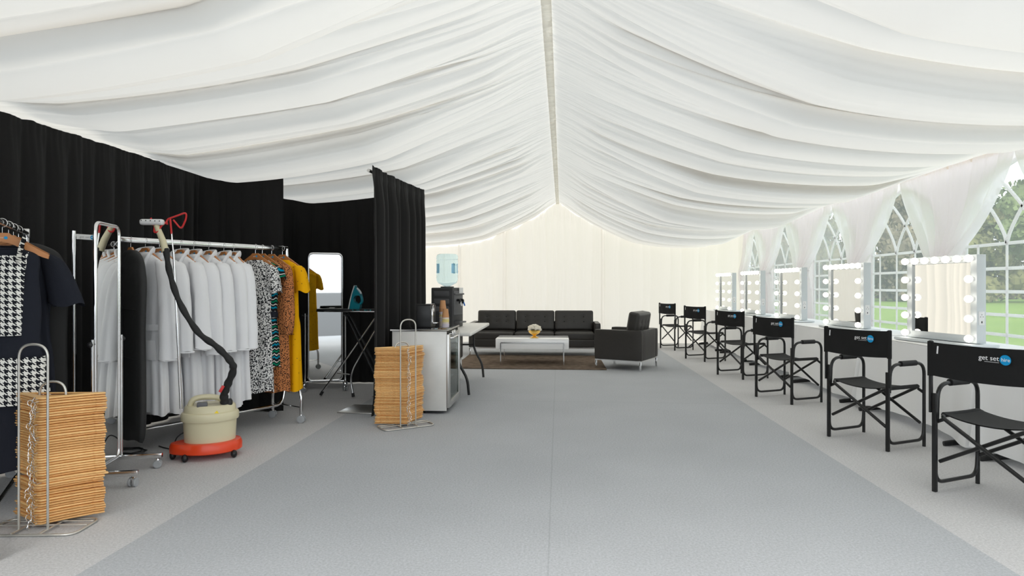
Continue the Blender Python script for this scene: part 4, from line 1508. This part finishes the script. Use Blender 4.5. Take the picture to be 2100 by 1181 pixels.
# ---------------------------------------------------------------- cheval mirrors
def cheval(label, loc, rz, tilt, Wd=.42, z0=.10, z1=1.65, foot=.26):
    t = thing('cheval_mirror', label, 'mirror', (*loc, 0), rz, 'full-length chrome cheval mirrors')
    pz = .89
    M = Matrix.Translation((0, 0, pz)) @ Matrix.Rotation(tilt, 4, 'X') @ Matrix.Translation((0, 0, -pz))
    h = Wd / 2 - .012
    pts = fillet([(-h, 0, z0), (h, 0, z0), (h, 0, z1), (-h, 0, z1)], .06, 8, True)
    f = MB().tube([M @ q for q in pts], .0125, 12, closed=True)
    f.build('frame', CHROME, t)
    g = MB()
    poly = [(q.x * .965, q.z - (z0 + z1) / 2) for q in fillet([(-h, 0, z0 + .008), (h, 0, z0 + .008), (h, 0, z1 - .008), (-h, 0, z1 - .008)], .055, 8, True)]
    g.prism(poly, .006, M @ Matrix.Translation((0, 0, (z0 + z1) / 2)) @ Matrix.Rotation(PI / 2, 4, 'X'))
    g.build('glass', MIRROR, t, smooth=False)
    bk = MB()
    bk.prism([(a * .98, b) for a, b in poly], .004, M @ Matrix.Translation((0, .007, (z0 + z1) / 2)) @ Matrix.Rotation(PI / 2, 4, 'X'))
    bk.build('backing', BLACKPL, t, smooth=False)
    for sx in (-1, 1):
        x = sx * (Wd / 2 + .026)
        MB().tube([(x, .0, .095), (x, .0, pz + .03)], .0115, 12).build('post', CHROME, t)
        k = MB(); k.cyl((sx * (Wd / 2 - .004), 0, pz), (x + sx * .02, 0, pz), .007, 10); k.ball((x + sx * .03, 0, pz), .017, 12, 8, (.7, 1, 1))
        k.build('knob', BLACKPL, t)
        MB().box((x, 0, .085), (.03, 2 * foot, .032), bev=.004).build('foot', CHROME, t)
        for sy in (-1, 1):
            caster(t, (x, sy * (foot - .03), 0), .027, .8 * sy + sx)
    MB().tube([(-Wd / 2 - .026, .03, .085), (Wd / 2 + .026, .03, .085)], .011, 10).build('crossbar', CHROME, t)
    return t
cheval('tall chrome cheval mirror at left reflecting white robes and the steamer hose', (-2.925, 3.92), D2R(104.8), 0, .37)
cheval('tall chrome cheval mirror in the changing corner behind the ironing board', (-2.84, 7.56), D2R(19), 0)
cd = MB()
r = random.Random(4)
for k in range(3):
    a0 = k * 2.1
    cd.tube([Vector((-3.22 + .11 * math.cos(a0 + i * .5) * (1 + .2 * math.sin(i)), 4.55 + .08 * math.sin(a0 + i * .5), .006 + .004 * (k + i % 2))) for i in range(12)], .004, 6)
tag(cd.build('power_cord', RUBBER), 'tangled black cord on the carpet behind the near cheval mirror', 'cord')

# ---------------------------------------------------------------- garment steamer
t = thing('garment_steamer', 'cream and red garment steamer with pole and black sleeved hose', 'steamer', (-2.56, 4.50, 0), D2R(28))
b = MB()
def oval(rx, ry, z, n=40, nose=0):
    return [(rx * math.cos(a) - nose * max(0, -math.cos(a)) ** 6, ry * math.sin(a), z) for a in [k * 2 * PI / n for k in range(n)]]
def stack(m, rings):
    n = len(rings[0]); vs = [p for r_ in rings for p in r_]
    fs = [(i * n + k, i * n + (k + 1) % n, (i + 1) * n + (k + 1) % n, (i + 1) * n + k) for i in range(len(rings) - 1) for k in range(n)]
    fs.append(tuple(range(n - 1, -1, -1))); fs.append(tuple((len(rings) - 1) * n + k for k in range(n)))
    m.add(vs, fs); return m
stack(b, [oval(.205, .155, .042, nose=.05), oval(.218, .168, .05, nose=.05), oval(.218, .168, .095, nose=.05), oval(.208, .158, .118, nose=.05), oval(.165, .125, .122)])
b.build('base', REDORANGE, t)
b = MB(); stack(b, [oval(.172, .132, .118), oval(.176, .136, .20), oval(.18, .14, .275)]); b.build('tank', CREAM, t)
b = MB()
stack(b, [oval(.192, .152, .272), oval(.196, .156, .28), oval(.196, .156, .318), oval(.19, .15, .33), oval(.176, .136, .336), oval(.172, .132, .372), oval(.160, .12, .385)])
b.build('tank_lid', CREAM, t)
b = MB()
b.tube(curve([(-.14, -.02, .36), (-.11, -.02, .425), (-.03, -.02, .44), (.06, -.02, .425), (.10, -.02, .38)], 5), .026, 12, sq=(1.3, .8))
b.build('carry_handle', CREAM, t)
MB().box((-.05, -.085, .395), (.07, .05, .035), bev=.008).build('control_knob', mat('grey_control', (.12, .12, .13), .5), t)
MB().prism([(-.03, -.02), (.03, -.02), (0, .03)], .002, Matrix.Translation((.03, -.128, .352)) @ Matrix.Rotation(PI / 2 - .3, 4, 'X')).build('warning_sticker', YSTICK, t)
b = MB().lathe([(.036, 0), (.036, .03), (.028, .045)], 18, (.115, -.045, .375)); b.build('hose_socket', BLACKPL, t)
for x, y in ((-.16, -.12), (.16, -.12), (-.16, .12), (.16, .12), (-.245, 0)):
    wh = MB().ball((x, y, .028), .028, 12, 8, (.8, 1, 1)); wh.build('wheel', BLACKPL, t)
inv = (Matrix.Translation((-2.56, 4.50, 0)) @ rz3(D2R(28))).inverted()
W = lambda p: inv @ Vector(p)
b = MB()
b.tube([W((-2.735, 4.42, .36)), W((-2.765, 4.42, .98))], .0095, 10)
b.tube([W((-2.765, 4.42, .96)), W((-2.792, 4.42, 1.50))], .0075, 10)
b.tube([W((-2.792, 4.42, 1.48)), W((-2.807, 4.42, 1.64))], .0055, 10)
b.build('pole', CHROME, t)
b = MB()
b.tube([W(q) for q in fillet([(-2.807, 4.42, 1.63), (-2.818, 4.42, 1.752), (-2.846, 4.42, 1.725), (-2.84, 4.42, 1.70)], .03, 4)], .0065, 8)
b.tube([W(q) for q in fillet([(-2.818, 4.42, 1.745), (-2.706, 4.44, 1.79), (-2.716, 4.45, 1.74), (-2.752, 4.45, 1.665), (-2.80, 4.43, 1.735)], .03, 5)], .0065, 8)
b.tube([W(q) for q in fillet([(-2.84, 4.42, 1.72), (-2.865, 4.39, 1.69), (-2.87, 4.36, 1.64), (-2.90, 4.36, 1.635), (-2.915, 4.39, 1.70)], .02, 4)], .0065, 8)
b.tube([W((-2.93, 4.40, 1.69)), W((-2.945, 4.39, 1.745))], .0065, 8)
b.build('hook_wire', REDCOAT, t)
b = MB()
hp = [(-2.818, 4.37, 1.52), (-2.775, 4.35, 1.344), (-2.69, 4.33, 1.135), (-2.55, 4.32, .928), (-2.42, 4.33, .825), (-2.335, 4.36, .722), (-2.325, 4.39, .653), (-2.38, 4.42, .549), (-2.425, 4.45, .47), (-2.44, 4.48, .40)]
hc = curve([W(q) for q in hp], 8)
b.tube(hc, [.020 + .0028 * math.sin(i * 1.15) + .010 * (i / len(hc)) ** 2 for i in range(len(hc))], 14)
ho = b.build('hose', HOSE, t)
q = W((-2.395, 4.40, .515))
MB().box(q + Vector((-.020, -.016, .0)), (.020, .014, .05), (0, .5, 0), .002).build('hose_tag', REDCOAT, ho)
b = MB()
b.tube([W((-2.82, 4.37, 1.50)), W((-2.845, 4.375, 1.58)), W((-2.895, 4.38, 1.69))], [.024, .023, .019], 14)
b.build('steam_wand', CREAM, t)
b = MB()
hx = (W((-2.843, 4.38, 1.71)) - W((-3.0, 4.36, 1.715)))
b.box((W((-2.843, 4.38, 1.71)) + W((-3.0, 4.36, 1.715))) / 2, (.165, .05, .042), rz3(math.atan2(hx.y, hx.x)), .016, 3)
hd = b.build('steam_head', WHITEPL, t)
b = MB()
for k in range(5):
    q = (W((-2.843, 4.38, 1.718)) * (k + .5) + W((-3.0, 4.36, 1.723)) * (4.5 - k)) / 5
    b.box(q + rz3(math.atan2(hx.y, hx.x)) @ Vector((0, -.0252, 0)), (.007, .003, .007))
b.build('steam_vents', BLACKPL, hd)
cd = MB().tube(curve([(-2.80, 4.62, .06), (-2.84, 4.66, .13), (-2.90, 4.64, .10), (-2.93, 4.62, .02), (-3.0, 4.66, .007), (-3.1, 4.72, .007)], 5), .0045, 6)
tag(cd.build('power_cord', RUBBER), 'black mains cord looping onto the carpet behind the red steamer base', 'cord')

# ---------------------------------------------------------------- ironing corner
t = thing('ironing_board', 'dark ironing board on crossed legs beside the black partition', 'ironing board', (-2.18, 7.04, 0))
poly = []
for k in range(13):
    a = PI / 2 + k / 12 * PI
    poly.append((-.36 + .20 * math.cos(a) * 1.0, .15 * math.sin(a)))
poly += [(.2, -.17), (.42, -.17), (.46, -.14), (.46, .14), (.42, .17), (.2, .17)]
MB().prism(poly, .016, Matrix.Translation((0, 0, .985))).build('board_cover', BOARD, t)
tp = MB()
r = random.Random(7)
for k in range(14):
    x = r.uniform(-.1, .42); w2 = r.uniform(.015, .05)
    tp.box((x, -.1715 if x > .2 else -.165, .985), (w2, .004, .012))
tp.build('cover_pattern', TEALPRINT, t)
MB().tube([(p_[0], p_[1], .970) for p_ in poly], .007, 8, closed=True).build('rim', CHROME, t)
W0 = Vector((2.18, -7.04, 0))
for nm, m_, pts in (('leg', CHROME, [(-2.70, 7.04, .02), (-2.52, 7.06, .27), (-2.03, 7.06, .955)]), ('leg', CHROME, [(-2.29, 6.95, .02), (-2.335, 6.96, .27), (-1.93, 6.97, .955)]),
                    ('leg', BLACKMET, [(-1.90, 6.93, .02), (-2.05, 6.95, .27), (-2.40, 6.985, .955)]), ('leg', BLACKMET, [(-1.92, 7.13, .02), (-2.05, 7.12, .27), (-2.40, 7.09, .955)])):
    q = [Vector(v) + W0 for v in pts]
    l = MB().tube(fillet(q, .14, 6), .0115, 10).build(nm, m_, t)
    MB().tube([q[0] + Vector((0, 0, -.008)), q[0] * .86 + q[1] * .14], .0165, 10).build('foot_cap', RUBBER, l)
MB().tube([Vector((-2.52, 7.06, .26)) + W0, Vector((-2.335, 6.96, .26)) + W0], .006, 8).build('crossbar', CHROME, t)
t = thing('steam_iron', 'teal steam iron standing upright on the ironing board', 'iron', (-2.285, 7.03, .993))
prof = [(-.075, .0), (-.068, .035), (-.058, .09), (-.04, .17), (-.01, .262)]
sp_ = MB().prism([(-.078, 0), (-.064, 0), (-.05, .08), (-.03, .17), (-.002, .25), (-.008, .268), (-.03, .20), (-.055, .11)], .10, Matrix.Rotation(PI / 2, 4, 'X'))
sp_.build('soleplate', IRONW, t)
ib = MB()
outer = [(-.062, .0), (.05, .0), (.058, .03), (.055, .055), (.02, .06), (-.012, .085), (-.018, .12), (.0, .15), (.035, .155), (.06, .145), (.062, .165), (.045, .19), (.015, .225), (-.006, .262), (-.032, .17), (-.05, .09)]
ib.prism(outer, .075, Matrix.Rotation(PI / 2, 4, 'X'))
ib.build('iron_body', TEAL, t)
MB().tube(curve([(.04, 0, .045), (.066, 0, .075), (.07, 0, .11), (.055, 0, .155)], 4), .016, 12).build('handle', TEAL, t)
MB().tube(curve([(.01, .0, .235), (.04, 0, .205), (.06, 0, .17)], 4), .012, 10).build('spray_collar', IRONW, t)
MB().lathe([(.03, 0), (.03, .012)], 16, (.0, 0, -.0)).build('heel_rest', IRONW, t)

# ---------------------------------------------------------------- bar fridge and what stands on it
t = thing('bar_fridge', 'white sided bar fridge with glass door and black gloss top', 'fridge', (-1.36, 6.48, 0))
fw, fd, fh = .54, .70, .80
f = MB()
f.box((0, -fd / 2 + .012, fh / 2 + .02), (fw, .022, fh - .02), bev=.003)
f.build('side_panel', FRIDGEW, t)
f = MB()
f.box((0, fd / 2 - .012, fh / 2 + .02), (fw, .022, fh - .02)); f.box((-fw / 2 + .012, 0, fh / 2 + .02), (.022, fd - .05, fh - .02)); f.box((0, 0, .05), (fw - .02, fd - .04, .06)); f.box((0, 0, fh - .012), (fw - .01, fd - .02, .02))
f.build('cabinet', BLACKPL, t)
f = MB()
for z in (.09, .30, .52):
    f.box((.01, 0, z), (fw - .09, fd - .06, .008))
f.build('shelf', SHELFW, t)
f = MB()
x = fw / 2 + .012
f.box((x, -fd / 2 + .045, .42), (.03, .09, .72), bev=.004); f.box((x, fd / 2 - .03, .42), (.03, .06, .72), bev=.004)
f.box((x, .01, .76), (.03, fd - .14, .05), bev=.003); f.box((x, .01, .085), (.03, fd - .14, .06), bev=.003)
dr = f.build('door', STEEL, t)
MB().box((x, .0075, .42), (.010, fd - .15, .64)).build('door_glass', GLASSD, dr)
f = MB()
for y in (-.22, -.10):
    f.lathe([(.0, .0), (.022, 0), (.026, .012), (.02, .024), (0.001, .026)], 16, M=Matrix.Translation((x + .014, y, .785)) @ Matrix.Rotation(PI / 2, 4, 'Y'))
f.tube([(x + .016, -.30, .74), (x + .045, -.29, .745), (x + .045, -.02, .745), (x + .016, -.01, .74)], .008, 8)
f.build('handle', CHROME, dr)
MB().box((0, 0, fh + .020), (fw + .02, fd + .02, .020), bev=.003).build('top', BLACKGLOSS, t)
e = MB(); e.tube([(-fw / 2 - .01, -fd / 2 - .01, fh + .02), (fw / 2 + .01, -fd / 2 - .01, fh + .02), (fw / 2 + .01, fd / 2 + .01, fh + .02), (-fw / 2 - .01, fd / 2 + .01, fh + .02)], .010, 4, closed=True)
e.build('top_trim', STEEL, t)
TOPZ = fh + .030
t = thing('coffee_machine', 'black pod coffee machine on the bar fridge', 'coffee machine', (-1.365, 6.46, TOPZ))
MB().box((-.0, .02, .115), (.15, .28, .23), bev=.012).build('body', BLACKPL, t)
MB().box((.0, .02, .235), (.145, .27, .012), bev=.005).build('top_cover', BLACKGLOSS, t)
MB().box((-.095, .09, .10), (.028, .10, .20), bev=.008).build('water_tank', thin_glass('clear_tank', (.8, .82, .84), .2), t)
h = MB().tube([(.082 + .0 * k, -.02 + .028 * math.cos(k * PI / 8), .19 + .036 * math.sin(k * PI / 8)) for k in range(16)], .005, 8, closed=True); h.build('lever', CHROME, t)
MB().box((.10, -.02, .045), (.055, .09, .012), bev=.004).build('drip_tray', CHROME, t)
MB().box((.077, -.02, .12), (.012, .09, .14), bev=.004).build('spout_panel', CHROME, t)
def cup_mesh(m):
    return MB().lathe([(.036, 0), (.0385, .0), (.0385, .006), (.0365, .007), (.027, .088), (.024, .088), (.024, .086), (.001, .086)], 20).mesh('paper_cup', m)
CUPM = {'k': cup_mesh(KRAFT), 'p': cup_mesh(PALECUP), 'y': cup_mesh(YCUP), 'l': cup_mesh(LCUP)}
CN = {'k': 'brown kraft', 'p': 'pale', 'y': 'yellow', 'l': 'lilac'}
def cups(x, y, seq, where):
    z = TOPZ
    tot = {}
    for i, c in enumerate(seq):
        o = place('paper_cup', CUPM[c], None, (x + .001 * math.sin(i * 2), y, z))
        last = i == len(seq) - 1
        lab = ('topmost upturned brown paper cup of the %s' % where) if last else '%s paper cup, %s from the bottom of the %s' % (CN[c], NUM[i], where)
        tag(o, lab, 'cup', 'stacked paper cups on the bar fridge')
        z += .0165
cups(-1.235, 6.72, 'ppplppyplkkk', 'taller cup stack')
cups(-1.165, 6.50, 'llpyypk', 'shorter cup stack')

# ---------------------------------------------------------------- folding table and water cooler
t = thing('folding_table', 'white folding table with curved black legs behind the bar fridge', 'table', (-1.245, 7.83, 0))
MB().box((0, 0, .722), (.58, 1.86, .042), bev=.014, seg=3).build('tabletop', FOLDTOP, t)
for sy in (-1, 1):
    y = sy * .70
    l = MB()
    for sx in (-1, 1):
        l.tube(curve([(sx * .10, y, .70), (sx * .10, y, .48), (sx * .13, y, .36), (sx * .21, y, .20), (sx * .235, y, .02)], 5), .0155, 10)
    l.tube([(-.105, y, .46), (.105, y, .46)], .012, 8)
    lo = l.build('leg', BLACKMET, t)
MB().box((.0, -.915, .715), (.5, .006, .02)).build('edge_strip', WHITEPL, t)
bx = MB().box((-1.44, 8.35, .45), (.30, .36, .32), bev=.02)
o = bx.build('plastic_crate', BLACKPL); tag(o, 'black plastic crate stacked on a white tub under the folding table', 'crate')
MB().box((-1.44, 8.35, .59), (.32, .38, .03), bev=.008).build('rim', BLACKPL, o)
o = MB().box((-1.44, 8.35, .14), (.28, .34, .275), bev=.03, seg=3).build('storage_tub', WHITEPL); tag(o, 'white plastic tub on the floor under the black crate', 'tub')
MB().box((-1.44, 8.35, .27), (.31, .37, .02), bev=.008).build('rim', WHITEPL, o)
t = thing('water_cooler', 'dark grey table-top water dispenser with two small taps', 'water cooler', (-1.40, 7.93, .743), D2R(-17))
b = MB(); b.box((0, 0, .245), (.30, .30, .49), bev=.012); b.build('cabinet', COOLER, t)
b = MB()
for z in (.41, .315, .22):
    b.box((-.0, -.152, z), (.21, .008, .075), (.25, 0, 0), .004)
b.build('louvre_panel', COOLERL, t)
b = MB(); b.box((.153, 0, .30), (.012, .25, .30), bev=.008); b.box((.16, 0, .41), (.04, .25, .02), bev=.006); b.build('tap_recess', COOLERL, t)
for sy, m_, nm in ((-1, WHITEPL, 'white lever'), (1, mat('blue_tap', (.02, .15, .55), .4), 'blue lever')):
    b = MB(); b.cyl((.155, sy * .045, .335), (.20, sy * .045, .335), .016, 12); b.box((.20, sy * .045, .315), (.022, .022, .05), bev=.005)
    tp_ = b.build('tap', BLACKPL, t)
    k = MB(); k.box((.215, sy * .045, .285), (.014, .018, .05), (0, -.35, 0), .003); k = k.build('tap_lever', m_, tp_); k['label'] = nm
MB().box((.165, .06, .455), (.004, .11, .07)).build('paper_note', PAPER, t)
MB().box((.185, 0, .06), (.07, .2, .02), bev=.006).build('drip_tray', COOLERL, t)
b = MB().lathe([(.07, .485), (.085, .49), (.085, .503), (.06, .506)], 24); b.build('bottle_collar', BLACKPL, t)
t = thing('water_bottle', 'large pale blue water bottle upside down on the dispenser', 'water bottle', (-1.40, 7.93, 1.248), D2R(4))
b = MB().lathe([(.028, -.03), (.03, .0), (.06, .012), (.118, .045), (.134, .075), (.137, .12), (.132, .127), (.137, .135), (.137, .20), (.131, .207), (.131, .272), (.137, .28), (.137, .325), (.130, .335), (.137, .345), (.137, .375), (.128, .398), (.105, .408), (.001, .41)], 36)
b.build('bottle_body', WATERB, t, angle=60)
b = MB()
for a0, a1 in ((D2R(200), D2R(232)), (D2R(-62), D2R(-40)), (D2R(-24), D2R(-12))):
    pts = [a0 + (a1 - a0) * k / 6 for k in range(7)]
    b.strip([(.1385 * math.cos(a), .1385 * math.sin(a), .165) for a in pts], [(.1385 * math.cos(a), .1385 * math.sin(a), .285) for a in pts])
b.build('label_panel', WATERIN, t)
b = MB().tube([(.131 * math.cos(D2R(-50)), .131 * math.sin(D2R(-50)), .165), (.152 * math.cos(D2R(-42)), .152 * math.sin(D2R(-42)), .175), (.152 * math.cos(D2R(-42)), .152 * math.sin(D2R(-42)), .275), (.131 * math.cos(D2R(-50)), .131 * math.sin(D2R(-50)), .285)], .011, 10)
b.build('carry_handle', WATERB, t)
